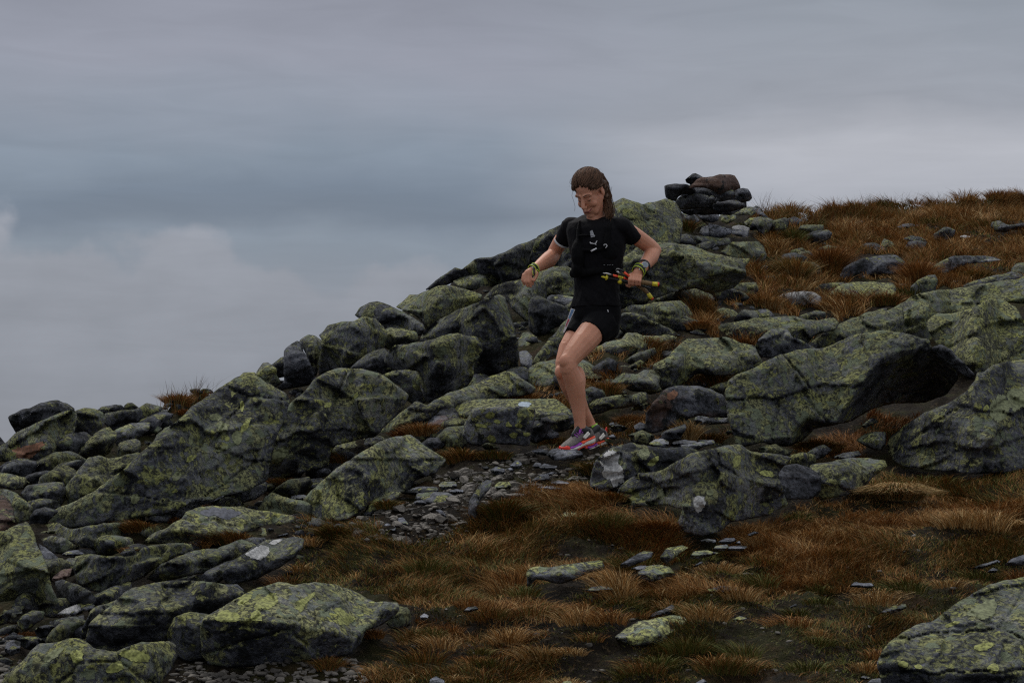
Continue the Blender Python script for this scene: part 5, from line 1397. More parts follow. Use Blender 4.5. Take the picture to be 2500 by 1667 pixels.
TR, TT, TS, TO, TG = ('rust', 1), ('tawny', 1), ('straw', 1), ('olive', 1), ('green', 1)
for a in [
    ('A', 1700, 400, 330, 150, [TR, TT], 'russet tuft on the left skyline beside the giant slab', 650, (-.1, 0), .2),
    ('A', 1930, 345, 180, 110, [TR, TT], 'smaller russet tuft against the giant slab on the skyline', 350, (0, 0), .2),
    ('A', 1780, 450, 260, 90, [TR], 'low rust coloured tuft under the left skyline grass', 350, (-.2, -.2), .5),
    ('J', 560, 500, 620, 110, [TR, TR, TT], 'long russet strip above the bright lichen slab', 900, (-.2, -.2), .4),
    ('J', 80, 720, 260, 110, [TR], 'rusty tuft left of the bright lichen slab', 350, (-.5, -.2), .5),
    ('I', 1330, 190, 420, 190, [TR, TR, TO], 'dark rust tussock on the rubble ledge', 800, (-.5, -.2), .5),
    ('I', 1240, 340, 260, 80, [TR, TT], 'pale russet tuft on top of the blocky boulder', 250, (-.1, -.1), .3),
    ('I', 1930, 300, 220, 110, [TR, TT], 'orange tuft right of the blocky boulder', 250, (-.4, -.2), .4),
    ('J', 620, 900, 620, 230, [TR, TT, TG], 'broad drooping tussock below the bright lichen slab', 1300, (-.7, -.3), .5),
    ('I', 1150, 690, 180, 120, [TR, TG], 'mossy rust tuft below the blocky boulder', 300, (-.3, -.3), .4),
    ('I', 1500, 650, 320, 110, [TG, TO, TR], 'green tuft on the wide sloping rock', 500, (-.5, -.3), .4),
    ('I', 220, 960, 520, 190, [TR], 'red brown tussock under the streaky slab', 900, (.5, -.3), .6),
    ('I', 680, 1150, 180, 130, [TR, TO], 'dark brown tuft near the narrow grey stone', 260, (-.2, -.2), .5),
    ('B', 1330, 1310, 300, 190, [TR, TO], 'rust tussock leaning on the big sloping boulder', 700, (-.2, -.2), .4),
    ('B', 1900, 1050, 280, 140, [TR], 'russet tuft at the foot of the long ribbed slab', 450, (-.1, -.1), .35),
    ('B', 780, 1500, 480, 170, [TR, TR, TO], 'rusty tussock beneath the domed boulder', 900, (-.4, -.2), .5),
    ('D', 520, 640, 520, 170, [TR, TT, TS], 'blond and rust grass around the orange sided stone', 1000, (-.1, -.1), .35),
    ('D', 870, 560, 180, 150, [TR, TR, TO], 'rust tuft against the squared block', 350, (-.1, 0), .35),
    ('D', 880, 860, 360, 220, [TR, TT, TO], 'brown tussock below the dark flat stone', 800, (-.2, -.2), .45),
    ('D', 1200, 850, 480, 140, [TO, TR, TG], 'dark olive grass under the squared block', 700, (-.1, -.2), .5),
    ('D', 1300, 1400, 520, 320, [TO, TR, TG], 'dark rounded tussock in the middle of the path', 1500, (.1, -.2), .5),
    ('D', 1480, 260, 420, 110, [TR, TT], 'russet grass above the long flat lichen slab', 500, (-.1, 0), .3),
    ('D', 180, 1400, 300, 150, [TG, TO, TR], 'green tuft below the long lichen edged slab', 500, (0, -.2), .5),
    ('D', 1750, 590, 380, 130, [TR, TO], 'dark rust grass left of the calves', 500, (-.1, 0), .4),
    ('K', 1180, 1390, 380, 170, [TT, TO, TR], 'tawny tuft under the foreground boulder', 550, (.0, -.1), .3),
    ('K', 1250, 190, 480, 190, [TO, TR, TG], 'olive topped tussock right of the pale patched boulder', 1100, (-.3, -.3), .5),
    ('K', 1620, 1140, 260, 140, [TR, TT], 'brown tuft by the right end of the foreground boulder', 400, (-.3, -.2), .4),
    ('P', 580, 1290, 620, 260, [TO, TT, TS], 'big drooping tussock below the giant right boulder', 2200, (-.1, -.45), .75),
    ('P', 1480, 1540, 420, 130, [TS, TT], 'pale mop of grass at the right edge', 800, (-.3, -.4), .7),
    ('P', 560, 730, 380, 120, [TR, TO], 'rust green tuft in the mouth of the cave', 500, (-.1, -.2), .4),
    ('O', 1160, 1060, 640, 200, [TR, TO], 'dark rusty tussock under the overhanging boulder', 1300, (-.1, -.4), .55),
    ('H', 1080, 600, 280, 220, [TS, TS, TT], 'blond upright tussock between the brown boulder and the smooth stone', 900, (-.25, 0), .2),
    ('H', 1300, 600, 380, 130, [TO, TR, TT], 'olive grass beside the blond tussock', 700, (.1, -.1), .35),
    ('H', 800, 1480, 520, 220, [TR, TT], 'reddish tussock spreading below the bluish boulder', 1300, (-.2, -.4), .6),
    ('H', 330, 1240, 500, 150, [TR, TT, TO], 'rust grass below the white blotched boulder', 800, (-.3, -.3), .5),
    ('H', 180, 900, 260, 190, [TO, TT, TG], 'olive tuft right beside the front shoe', 600, (-.3, -.2), .4),
    ('H', 560, 400, 460, 110, [TR, TT], 'pinkish rust grass behind the heels', 600, (.1, 0), .3),
    ('E', 1050, 1010, 420, 190, [TR, TT, TO], 'dark stemmed tussock right of the thigh', 900, (.2, 0), .3),
    ('E', 1600, 860, 360, 120, [TR, TT], 'russet cushion behind the faceted boulder', 700, (.1, -.1), .4),
    ('E', 700, 1420, 400, 150, [TT, TR, TO], 'tawny grass right of the calf', 700, (-.1, 0), .3),
    ('E', 1750, 1340, 420, 220, [TR, TO], 'dark rusty grass at the foot of the faceted boulder', 900, (-.2, -.1), .35),
    ('F', 450, 1320, 300, 80, [TR], 'low red brown cushion before the wavy band', 400, (-.1, -.1), .4),
    ('F', 760, 1440, 180, 90, [TR], 'tiny russet tuft on the stepped rock', 200, (0, 0), .4),
    ('F', 900, 370, 300, 190, [TG, TG, TO], 'dark green spiky tussock on the hillside', 800, (-.15, 0), .2),
    ('F', 930, 720, 380, 260, [TG, TT, TS], 'large straw edged tussock in the middle of the hillside', 1500, (-.2, 0), .25),
    ('F', 1280, 680, 300, 280, [TR, TT, TR], 'tall reddish tussock right of the straw edged one', 1300, (.15, 0), .2),
    ('F', 620, 1000, 520, 180, [TT, TS, TR], 'blond fringe of grass above the wavy band', 1100, (-.4, -.1), .3),
    ('F', 330, 860, 320, 150, [TG, TO, TR], 'dark green tuft right of the boulder with bright top', 600, (-.1, 0), .3),
    ('F', 1340, 1060, 480, 180, [TO, TR, TT], 'olive and rust tussock in front of the pale lichen slab', 1100, (-.2, -.1), .3),
    ('F', 820, 110, 300, 110, [TR, TO], 'rusty tuft right of the cairn on the skyline', 500, (.1, 0), .25),
    ('Q', 560, 1190, 260, 260, [TG, TO, TR], 'green grass growing in the gap below the cairn', 500, (0, 0), .2),
    ('Q', 1480, 1050, 260, 110, [TG], 'short green tuft in the rubble under the cairn', 300, (0, 0), .2),
    ('G', 950, 950, 330, 260, [TT, TR, TR], 'amber tussock between the sunken boulder and the low slab', 1000, (.05, 0), .25),
    ('G', 1500, 890, 460, 140, [TO, TT], 'olive tussock below the grey and white slab', 900, (.1, -.1), .35),
    ('G', 1700, 180, 260, 110, [TR, TT], 'peaked russet tussock breaking the right skyline', 600, (.0, 0), .15),
    ('G', 350, 690, 240, 110, [TO, TT], 'yellowish tuft above the sunken boulder', 400, (.1, 0), .3),
    ('G', 650, 1200, 420, 150, [TO, TR], 'olive rust grass left of the egg shaped stone', 800, (.1, 0), .3),
]:
    tussock(*a)


def tussock_px(px, py, w, h, mix, label, n, lean, curl):
    TILES['_'] = (0, 0, 1.0)
    o = tussock('_', px, py, w, h, mix, label, n, lean, curl)
    o['group'] = label.replace('tussock among others', 'tussocks')
    return o


for poly_, cnt_, lb_, sz in ((LOWER, 95, 'small tawny tussock among others on the lower slope', (55, 110)),
                             (UPPER, 60, 'small russet tussock among others on the right hillside', (40, 80))):
    pa_ = np.array(poly_, float)
    k_ = 0
    while k_ < cnt_:
        p_ = RNG.uniform(pa_.min(0), pa_.max(0))
        if p_[0] > 2490 or p_[1] > 1660 or not inside(p_[None], pa_)[0] or COVER_MASK[int(p_[1] // 4), int(p_[0] // 4)]:
            continue
        k_ += 1
        w_ = RNG.uniform(*sz) * (1.0 if lb_[6] == 't' else 1.0)
        mix_ = [[TR, TT], [TT, TS], [TR, TO], [TO, TG], [TT, TT, TS]][RNG.randint(5)]
        tussock_px(p_[0], p_[1], w_ * 1.6, w_ * RNG.uniform(.45, .8), mix_, lb_, int(w_ * 3), (RNG.uniform(-.4, .2), RNG.uniform(-.35, 0)), RNG.uniform(.3, .65))


# thin seed stalks against the sky
def stalks(name, x0, x1, n, h0, h1, label):
    px = RNG.uniform(x0, x1, n)
    py = crest_y(px) + RNG.uniform(0, 14, n)
    g = ground_pt(px, py)
    L = RNG.uniform(h0, h1, n)
    la = np.concatenate([RNG.normal(.15, .35, (n, 1)), RNG.normal(0, .2, (n, 1)), np.zeros((n, 1))], 1)
    blades(name, g, L, np.full(n, .0042), la, .08, pick_cols(n, [('olive', 1), ('rust', 1)]) * .7, segs=3, kind='stuff', label=label, cat='grass')


stalks('seed_stalks', 1850, 2520, 800, .14, .34, 'thin dark seed stalks standing above the right skyline')
stalks('seed_stalks', 385, 520, 110, .10, .24, 'thin seed stalks above the left skyline tuft')
# ------------------------------------------------------------------ the runner
DR = 13.65
MPP = DR / FPX


def W(px, py, dd=0.0):
    return Vector(P3(px, py, DR + dd))


class Blob:
    """union of tapered capsules and ellipsoids, fused by a voxel remesh into one skin"""
    def __init__(self):
        self.bm = bmesh.new()

    def ell(self, c, r, rot=None, sub=3):
        m = Matrix.Translation(c) @ (rot.to_4x4() if rot is not None else Matrix()) @ Matrix.Diagonal((r[0], r[1], r[2], 1))
        bmesh.ops.create_icosphere(self.bm, subdivisions=sub, radius=1.0, matrix=m)

    def cap(self, a, b, ra, rb, flat=1.0, n=14, ends=True):
        """tapered tube a->b with ball ends"""
        a, b = Vector(a), Vector(b)
        ax = (b - a)
        L = ax.length
        q = ax.to_track_quat('Z', 'X').to_matrix()
        S = Matrix.Diagonal((1, flat, 1)).to_3x3()
        rings = []
        for t in np.linspace(0, 1, 5):
            r = ra + (rb - ra) * t
            c = a + ax * t
            rings.append([self.bm.verts.new(c + q @ (S @ Vector((math.cos(k * 2 * math.pi / n) * r, math.sin(k * 2 * math.pi / n) * r, 0)))) for k in range(n)])
        for r0, r1 in zip(rings[:-1], rings[1:]):
            for k in range(n):
                self.bm.faces.new((r0[k], r0[(k + 1) % n], r1[(k + 1) % n], r1[k]))
        self.bm.faces.new(rings[0][::-1])
        self.bm.faces.new(rings[-1])
        if ends:
            self.ell(a, (ra, ra * flat, ra), q, 2)
            self.ell(b, (rb, rb * flat, rb), q, 2)

    def chain(self, pts, rs, flat=1.0):
        for i in range(len(pts) - 1):
            self.cap(pts[i], pts[i + 1], rs[i], rs[i + 1], flat)

    def loft(self, rings):
        """rings: (centre, half width vector, half depth vector)"""
        n = 28
        R = []
        for c, hx, hy in rings:
            row = []
            for k in range(n):
                a = 2 * math.pi * k / n
                ca, sa = math.cos(a), math.sin(a)
                e = 2 / 2.5
                row.append(self.bm.verts.new(Vector(c) + hx * (abs(ca) ** e * (1 if ca > 0 else -1)) + hy * (abs(sa) ** e * (1 if sa > 0 else -1))))
            R.append(row)
        fs = []
        for r0, r1 in zip(R[:-1], R[1:]):
            for k in range(n):
                fs.append(self.bm.faces.new((r0[k], r0[(k + 1) % n], r1[(k + 1) % n], r1[k])))
        fs.append(self.bm.faces.new(R[0][::-1]))
        fs.append(self.bm.faces.new(R[-1]))
        bmesh.ops.recalc_face_normals(self.bm, faces=fs)

    def bake(self, name, voxel, smooth=4, disp=None):
        bmesh.ops.recalc_face_normals(self.bm, faces=self.bm.faces[:])
        me = bpy.data.meshes.new(name + '_raw')
        self.bm.to_mesh(me)
        self.bm.free()
        ob = bpy.data.objects.new(name + '_raw', me)
        COL.objects.link(ob)
        m = ob.modifiers.new('r', 'REMESH')
        m.mode = 'VOXEL'
        m.voxel_size = voxel
        m.adaptivity = 0
        if smooth:
            s = ob.modifiers.new('s', 'SMOOTH')
            s.factor = 0.6
            s.iterations = smooth
        dg = bpy.context.evaluated_depsgraph_get()
        dg.update()
        out = bpy.data.meshes.new_from_object(ob.evaluated_get(dg))
        out.name = name
        bpy.data.objects.remove(ob)
        bpy.data.meshes.remove(me)
        if disp is not None:
            n = len(out.vertices)
            co = np.empty(n * 3, np.float32)
            no = np.empty(n * 3, np.float32)
            out.vertices.foreach_get('co', co)
            out.vertex_normals.foreach_get('vector', no)
            co, no = co.reshape(-1, 3).astype(float), no.reshape(-1, 3)
            co = co + no * disp(co)[:, None]
            out.vertices.foreach_set('co', co.astype(np.float32).ravel())
            out.update()
        return out


def rebase(me, p):
    me.transform(Matrix.Translation(-Vector(p)))
    return me


RB = W(1420, 1100, -.1)
person = bpy.data.objects.new('person', None)
COL.objects.link(person)
person.location = RB
tag(person, 'trail runner in black shirt and shorts stepping down the rocky path, hair in a ponytail', 'person')


def ppart(name, me, mat, parent=None, label=None, smooth=True):
    """a part of the person; meshes come in world coordinates"""
    o = link(name, rebase(me, RB), mat, smooth=smooth)
    o.parent = parent or person
    if label:
        o['label'] = label
    return o


def skin_mat():
    m, t, b = new_mat('skin')
    tc = N(t, 'ShaderNodeTexCoord')
    a = N(t, 'ShaderNodeTexNoise', ins={'Vector': tc.outputs['Object'], 'Scale': 9.0, 'Detail': 4.0}).outputs[0]
    f = N(t, 'ShaderNodeTexNoise', ins={'Vector': tc.outputs['Object'], 'Scale': 160.0, 'Detail': 3.0}).outputs[0]
    c = mixc(t, maprange(t, a, .35, .65), (.56, .255, .155), (.63, .295, .185))
    c = mixc(t, maprange(t, f, .55, .8, 0, .35), c, (.50, .19, .115))
    t.links.new(c, b.inputs['Base Color'])
    b.inputs['Roughness'].default_value = .48
    b.inputs['Specular IOR Level'].default_value = .4
    b.inputs['Subsurface Weight'].default_value = .12
    b.inputs['Subsurface Radius'].default_value = (.012, .004, .002)
    b.inputs['Subsurface Scale'].default_value = 1.0
    bp = N(t, 'ShaderNodeBump', ins={'Height': f, 'Strength': .15, 'Distance': .002})
    t.links.new(bp.outputs[0], b.inputs['Normal'])
    return m


def cloth_mat(name, col, scale=26.0, strength=.6):
    m, t, b = new_mat(name)
    tc = N(t, 'ShaderNodeTexCoord')
    mp = N(t, 'ShaderNodeMapping', ins={'Vector': tc.outputs['Object'], 'Scale': (1.0, 1.0, .45), 'Rotation': (0, .5, 0)})
    w = N(t, 'ShaderNodeTexNoise', ins={'Vector': mp.outputs[0], 'Scale': scale, 'Detail': 3.0, 'Distortion': .6}).outputs[0]
    c = mixc(t, w, [x * .75 for x in col], [x * 1.3 for x in col])
    t.links.new(c, b.inputs['Base Color'])
    b.inputs['Roughness'].default_value = .8
    b.inputs['Specular IOR Level'].default_value = .12
    b.inputs['Sheen Weight'].default_value = .012
    b.inputs['Sheen Roughness'].default_value = .4
    bp = N(t, 'ShaderNodeBump', ins={'Height': w, 'Strength': strength, 'Distance': .02})
    t.links.new(bp.outputs[0], b.inputs['Normal'])
    return m


def hair_mat():
    m, t, b = new_mat('brown_hair')
    tc = N(t, 'ShaderNodeTexCoord')
    mp = N(t, 'ShaderNodeMapping', ins={'Vector': tc.outputs['Object'], 'Scale': (110.0, 10.0, 70.0), 'Rotation': (.5, .3, 0)})
    a = N(t, 'ShaderNodeTexNoise', ins={'Vector': mp.outputs[0], 'Scale': 1.0, 'Detail': 4.0}).outputs[0]
    c = ramp(t, a, [(.35, (.034, .018, .011)), (.5, (.075, .042, .026)), (.68, (.150, .090, .056))])
    t.links.new(c, b.inputs['Base Color'])
    b.inputs['Roughness'].default_value = .6
    b.inputs['Specular IOR Level'].default_value = .15
    bp = N(t, 'ShaderNodeBump', ins={'Height': a, 'Strength': .6, 'Distance': .006})
    t.links.new(bp.outputs[0], b.inputs['Normal'])
    return m


SKIN = skin_mat()
SHIRT = cloth_mat('black_shirt_cloth', (.0055, .0052, .0065))
SHORTS = cloth_mat('black_stretch_cloth', (.0045, .0045, .0055), 18.0, .35)
VEST = cloth_mat('vest_mesh', (.0030, .0030, .0036), 70.0, .4)
HAIR = hair_mat()
BLACK = plain('black_rubber', (.008, .008, .009), .5)
NEON = plain('neon_yellow_binding', (.55, .75, .06), .5)
WHITE = plain('white_print', (.62, .62, .63), .6)
GREYP = plain('grey_reflective', (.30, .31, .33), .4, noise=.3, scale=300)
SILVER = plain('silver_metal', (.55, .54, .52), .3, metal=.9)
REDM = plain('red_plastic', (.80, .04, .02), .4)
ORANGE = plain('orange_red_foam', (1.0, .11, .04), .55)
YELLOW = plain('yellow_plastic', (.70, .60, .035), .45, noise=.25, scale=120)
TAN = plain('cork_grip', (.20, .125, .055), .8, noise=.2, scale=200, bump=.4)
FOAM = plain('white_foam', (.75, .72, .65), .7, noise=.15, scale=80)
UPPER = plain('grey_brown_mesh', (.15, .132, .122), .8, noise=.35, scale=140, bump=.5)
PURPLE = plain('purple_cord', (.30, .045, .40), .6)
BLUEP = plain('blue_print', (.13, .24, .42), .6, noise=.3, scale=90)
PINKP = plain('red_print', (.42, .07, .10), .6, noise=.25, scale=90)
LIPS = plain('lips', (.33, .095, .085), .45)
DARKB = plain('dark_brown_hair', (.03, .017, .012), .6)
GLASS = plain('watch_glass', (.16, .20, .25), .12, spec=.8)
GREENB = plain('green_strap', (.30, .60, .04), .5)

# head frame
HY, HP = rad(33), rad(37)
HF = Vector((-math.sin(HY) * math.cos(HP), -math.cos(HY) * math.cos(HP), -math.sin(HP)))
HL = Vector((math.cos(HY), -math.sin(HY), 0))
HU = HF.cross(HL).normalized()
HC = W(1437, 463, -.06)
HR = Matrix((HL, HF, HU)).transposed()      # columns: left, forward, up


def H(l, f, u):
    u = u * 1.14 if u < 0 else u
    return HC + HL * l + HF * f + HU * u


b = Blob()
b.ell(H(0, -.008, .020), (.073, .092, .086), HR)
b.ell(H(0, .038, -.035), (.058, .050, .072), HR)
b.ell(H(0, .050, -.080), (.044, .036, .042), HR)
b.ell(H(0, .066, -.112), (.024, .019, .020), HR)
b.ell(H(0, .035, -.105), (.040, .034, .022), HR)
for s in (-1, 1):
    b.ell(H(s * .036, .058, -.050), (.024, .022, .024), HR)        # cheeks
    b.cap(H(s * .012, .083, .004), H(s * .046, .068, .002), .011, .010)      # brow ridge
    b.ell(H(s * .030, .072, -.019), (.013, .010, .010), HR)       # lids
    b.cap(H(s * .052, -.002, -.045), H(s * .030, .050, -.100), .025, .020)   # jaw line
    b.ell(H(s * .0775, -.012, -.020), (.007, .017, .029), HR)     # ears
    b.cap(H(s * .081, -.020, .004), H(s * .081, -.024, -.02), .0045, .0045)
    b.ell(H(s * .009, .099, -.053), (.008, .009, .007), HR)
b.cap(H(0, .084, -.004), H(0, .112, -.048), .0085, .0125)
b.ell(H(0, .112, -.049), (.0105, .0095, .009), HR)
b.cap(H(-.012, .088, -.079), H(.012, .088, -.079), .010, .010)
# neck and hidden trunk
b.chain([H(0, -.015, -.050), W(1455, 522, .00), W(1462, 550, .03)], [.054, .052, .062])
b.cap(H(0, .01, -.080), W(1449, 541, -.022), .036, .040)
b.chain([W(1462, 560, .03), W(1458, 640, .0), W(1460, 720, 0), W(1458, 780, 0)], [.085, .08, .072, .072])
b.cap(W(1396, 556, .07), W(1520, 556, -.06), .045, .045)
# her right arm, hanging out to the left of the picture
b.chain([W(1392, 556, .075), W(1368, 590, .14), W(1356, 612, .19), W(1350, 624, .19)], [.046, .043, .041, .041])
b.chain([W(1352, 622, .19), W(1340, 634, .14), W(1326, 643, .09), W(1309, 654, .03)], [.042, .048, .040, .028], .95)
# right hand: relaxed curl
b.chain([W(1309, 654, .03), W(1300, 660, .01)], [.027, .024], .8)
b.ell(W(1294, 667, -.005), (.026, .020, .030))
b.ell(W(1288, 668, -.005), (.020, .018, .024))
for p, r in (([(1297, 668, -.012), (1299, 683, -.022), (1301, 694, -.008)], .0085),
             ([(1290, 671, -.014), (1291, 688, -.026), (1296, 700, -.012)], .0090),
             ([(1283, 671, -.012), (1282, 688, -.022), (1288, 699, -.008)], .0086),
             ([(1278, 670, -.006), (1275, 684, -.014), (1280, 695, .0)], .0074)):
    b.chain([W(*q) for q in p], [r * 1.12, r, r * .86])
b.chain([W(1303, 661, .0), W(1311, 668, -.020), W(1308, 678, -.032), W(1304, 685, -.036)], [.015, .0115, .0095, .0085])
# her left arm, elbow out to the right of the picture
b.chain([W(1520, 556, -.06), W(1556, 580, .0), W(1584, 600, .05), W(1598, 611, .07)], [.048, .047, .044, .040])
b.chain([W(1597, 612, .07), W(1588, 628, .02), W(1577, 643, -.05), W(1567, 656, -.11)], [.041, .047, .038, .029], .95)
b.ell(W(1603, 611, .075), (.026, .028, .028))
# left hand: fist round the poles
b.chain([W(1567, 656, -.11), W(1556, 668, -.14)], [.029, .031], .8)
b.ell(W(1552, 674, -.135), (.040, .030, .026))
for i, (fx, r) in enumerate(((1536.5, .0080), (1545.5, .0084), (1554.5, .0083), (1563, .0075))):
    b.chain([W(fx + 1, 671 + i * .7, -.168), W(fx, 683 + i, -.192), W(fx - 1, 694 + i * .4, -.180), W(fx, 697, -.152)], [r * 1.15, r * 1.02, r * .95, r * .85])
b.chain([W(1546, 676, -.12), W(1535, 688, -.125), W(1531, 696, -.145), W(1537, 699, -.165)], [.017, .0125, .0105, .009])
# her left leg, in front
b.chain([W(1466, 788, -.05), W(1442, 814, -.12), W(1421, 839, -.18), W(1399, 865, -.235)], [.070, .0760, .0705, .0590])
b.chain([W(1400, 865, -.235), W(1388, 882, -.26), W(1388, 900, -.262)], [.058, .052, .051])
b.ell(W(1380, 882, -.285), (.034, .030, .042))
b.chain([W(1389, 900, -.26), W(1402, 932, -.235), W(1408, 962, -.220), W(1413, 1000, -.21), W(1416, 1030, -.205), W(1417, 1052, -.20)], [.050, .055, .051, .039, .0325, .034])
b.ell(W(1412, 930, -.20), (.042, .045, .085))
b.ell(W(1424, 1046, -.19), (.022, .018, .018))
# her right leg, behind
b.chain([W(1444, 790, .04), W(1412, 820, .0), W(1392, 850, -.05), W(1379, 885, -.09), W(1377, 915, -.10)], [.070, .074, .065, .054, .047])
b.ell(W(1368, 908, -.125), (.032, .030, .040))
b.chain([W(1377, 915, -.10), W(1390, 940, -.07), W(1404, 963, -.03), W(1420, 1000, .02), W(1440, 1034, .05), W(1452, 1060, .05)], [.046, .053, .054, .042, .032, .033])
b.ell(W(1410, 960, 0), (.043, .046, .075))


body_me = b.bake('body', .0034, 8)
body = ppart('body', body_me, SKIN)

# face details
def small(name, pts, rs, mat, parent=None, label=None, voxel=.0016, flat=1.0):
    q = Blob()
    q.chain(pts, rs, flat)
    return ppart(name, q.bake(name, voxel, 2), mat, parent, label)


small('lips', [H(-.026, .080, -.073), H(-.012, .0925, -.080), H(.012, .0925, -.080), H(.026, .080, -.073)], [.003, .0058, .0058, .003], LIPS)
small('mouth_line', [H(-.029, .0800, -.070), H(-.012, .0970, -.0780), H(.012, .0970, -.0780), H(.029, .0800, -.070)], [.0014, .0020, .0020, .0014], plain('mouth_shadow', (.12, .03, .025), .6))
for s in (-1, 1):
    small('eyebrow', [H(s * .013, .0925, .006), H(s * .032, .0865, .011), H(s * .050, .073, .005)], [.0020, .0028, .0014], HAIR)
    small('eye', [H(s * .018, .0815, -.024), H(s * .031, .0830, -.026), H(s * .043, .076, -.022)], [.0012, .0022, .0012], DARKB)

# hair
hb = Blob()
hb.ell(H(0, -.018, .034), (.082, .096, .086), HR)
hb.ell(H(0, .012, .072), (.066, .056, .040), HR)
hb.cap(H(.066, -.035, .01), H(.050, -.050, -.05), .030, .024)
hb.cap(H(.070, -.050, .0), W(1477, 498, .005), .026, .018)
hb.cap(H(.0, -.070, .01), H(.0, -.060, -.05), .040, .030)
for s in (-1, 1):
    hb.cap(H(s * .060, .050, .038), H(s * .079, -.005, .018), .013, .014)
    hb.cap(H(s * .018, .068, .066), H(s * .062, .042, .044), .012, .013)
hb.cap(H(0, -.09, .03), H(0, -.115, .035), .05, .028)


def hair_disp(co):
    d = (co - np.array(HC))
    l, f, u = d @ np.array(HL), d @ np.array(HF), d @ np.array(HU)
    a = np.arctan2(l, u + .01)
    q = np.stack([a * 7 + f * 9, f * 5, np.sqrt(l * l + u * u) * 6], -1)
    return fbm(q, 2, 5) * .0055 + fbm(q * [3.4, 1.0, 1], 2, 8) * .0016


cap_me = hb.bake('hair', .0030, 2, hair_disp)
hair = ppart('hair', cap_me, HAIR)
pt = Blob()
for k in range(26):
    j = lambda a: RNG.normal(0, a)
    x0, y0 = j(3), j(3)
    pts = [W(1466 + x0, 428 + y0, .06 + j(.008)), W(1477 + x0 + j(2), 450 + j(3), .05 + j(.012)), W(1482 + j(4.5), 480 + j(3), .02 + j(.014)), W(1484 + j(6.0), 505 + j(4), -.03 + j(.014)), W(1487 + j(6.5), 528 + j(8), -.07 + j(.012))]
    pt.chain(pts, [.0075, .0075, .0065, .0055, .0022])
ppart('ponytail', pt.bake('ponytail', .0026, 1), HAIR)
# combed strands over the cap and down the ponytail
def ribbons(name, paths, widths, cols, side):
    n, m, _ = paths.shape
    V = np.stack([paths - side * widths[:, None, None] / 2, paths + side * widths[:, None, None] / 2], 2).reshape(n, m * 2, 3)
    q = np.array([[2 * i, 2 * i + 1, 2 * i + 3, 2 * i + 2] for i in range(m - 1)])
    F = (np.arange(n)[:, None, None] * (m * 2) + q[None]).reshape(-1, 4)
    me = mesh_np(name, V.reshape(-1, 3), F)
    at = me.attributes.new('tint', 'FLOAT_COLOR', 'POINT')
    C = np.ones((n, m * 2, 4), np.float32)
    C[:, :, :3] = cols[:, None, :]
    at.data.foreach_set('color', C.ravel())
    return me


def hsp(l, f, u):
    return np.array(HC) + l[..., None] * np.array(HL) + f[..., None] * np.array(HF) + u[..., None] * np.array(HU)


ns, ms = 1500, 9
th0 = RNG.uniform(-1.75, 1.75, ns)                    # angle round the head: 0 top, +-1.6 sides
f0 = RNG.uniform(.015, .078, ns) * np.where(np.abs(th0) > 1.1, .7, 1.0)
ts_ = np.linspace(0, 1, ms)[None]
ff = f0[:, None] + (-.100 - f0[:, None]) * ts_
th = th0[:, None] * (1 - .62 * ts_ ** 1.6) + RNG.normal(0, .03, (ns, 1)) * np.sin(ts_ * 9 + RNG.uniform(0, 6, (ns, 1)))
rad_ = np.sqrt(np.maximum(.06, 1 - ((ff + .016) / .104) ** 2))
off_ = .0015 + RNG.uniform(0, 1, (ns, 1)) ** 2 * .0065 + .0015 * np.sin(ts_ * 7 + RNG.uniform(0, 6, (ns, 1)))
ll = np.sin(th) * (.084 * rad_ + off_)
uu = .034 + np.cos(th) * (.090 * rad_ + off_) - .012 * ts_
paths = hsp(ll, ff, uu)
tang = np.gradient(paths, axis=1)
nrm_ = paths - (np.array(HC) + np.array(HU) * .03)
side_ = np.cross(tang, nrm_)
side_ /= np.linalg.norm(side_, axis=2, keepdims=True) + 1e-9
hc = np.array([.085, .047, .029]) * RNG.uniform(.3, 1.9, (ns, 1)) * (1 + .25 * RNG.uniform(size=(ns, 1)) * [1, .8, .6])
me_s = ribbons('hair_strands', paths, RNG.uniform(.0012, .0028, ns), hc, side_)
hs_o = ppart('hair_strands', me_s, BLADE, hair)
hs_o['kind'] = 'stuff'
ns2 = 420
base_ = np.array([[1465, 427, .055], [1473, 440, .055], [1479, 460, .035], [1483, 484, .005], [1486, 508, -.035], [1487, 528, -.075]], float)
tt = np.linspace(0, 5, 9)
ctr = np.stack([np.interp(tt, np.arange(6), base_[:, c]) for c in range(3)], -1)
spread = np.interp(tt, np.arange(6), [3, 4, 5.5, 7, 8, 6])
off2 = RNG.normal(0, .55, (ns2, 1, 2)) * spread[None, :, None] + 1.3 * np.sin(tt[None, :, None] * 2.2 + RNG.uniform(0, 6, (ns2, 1, 2)))
px_ = ctr[None, :, 0] + off2[..., 0]
py_ = ctr[None, :, 1] + RNG.normal(0, 4, (ns2, 1)) * (tt / 5)[None]
dd_ = ctr[None, :, 2] + off2[..., 1] * .0022 - .01
paths = P3(px_, py_, DR + dd_)
tang = np.gradient(paths, axis=1)
side_ = np.cross(tang, np.array([RNG.normal(0, .5), -1, 0]))
side_ /= np.linalg.norm(side_, axis=2, keepdims=True) + 1e-9
hc = np.array([.115, .062, .036]) * RNG.uniform(.3, 1.8, (ns2, 1))
pt_o = ppart('ponytail_strands', ribbons('ponytail_strands', paths, RNG.uniform(.0012, .0026, ns2), hc, side_), BLADE, hair)
pt_o['kind'] = 'stuff'
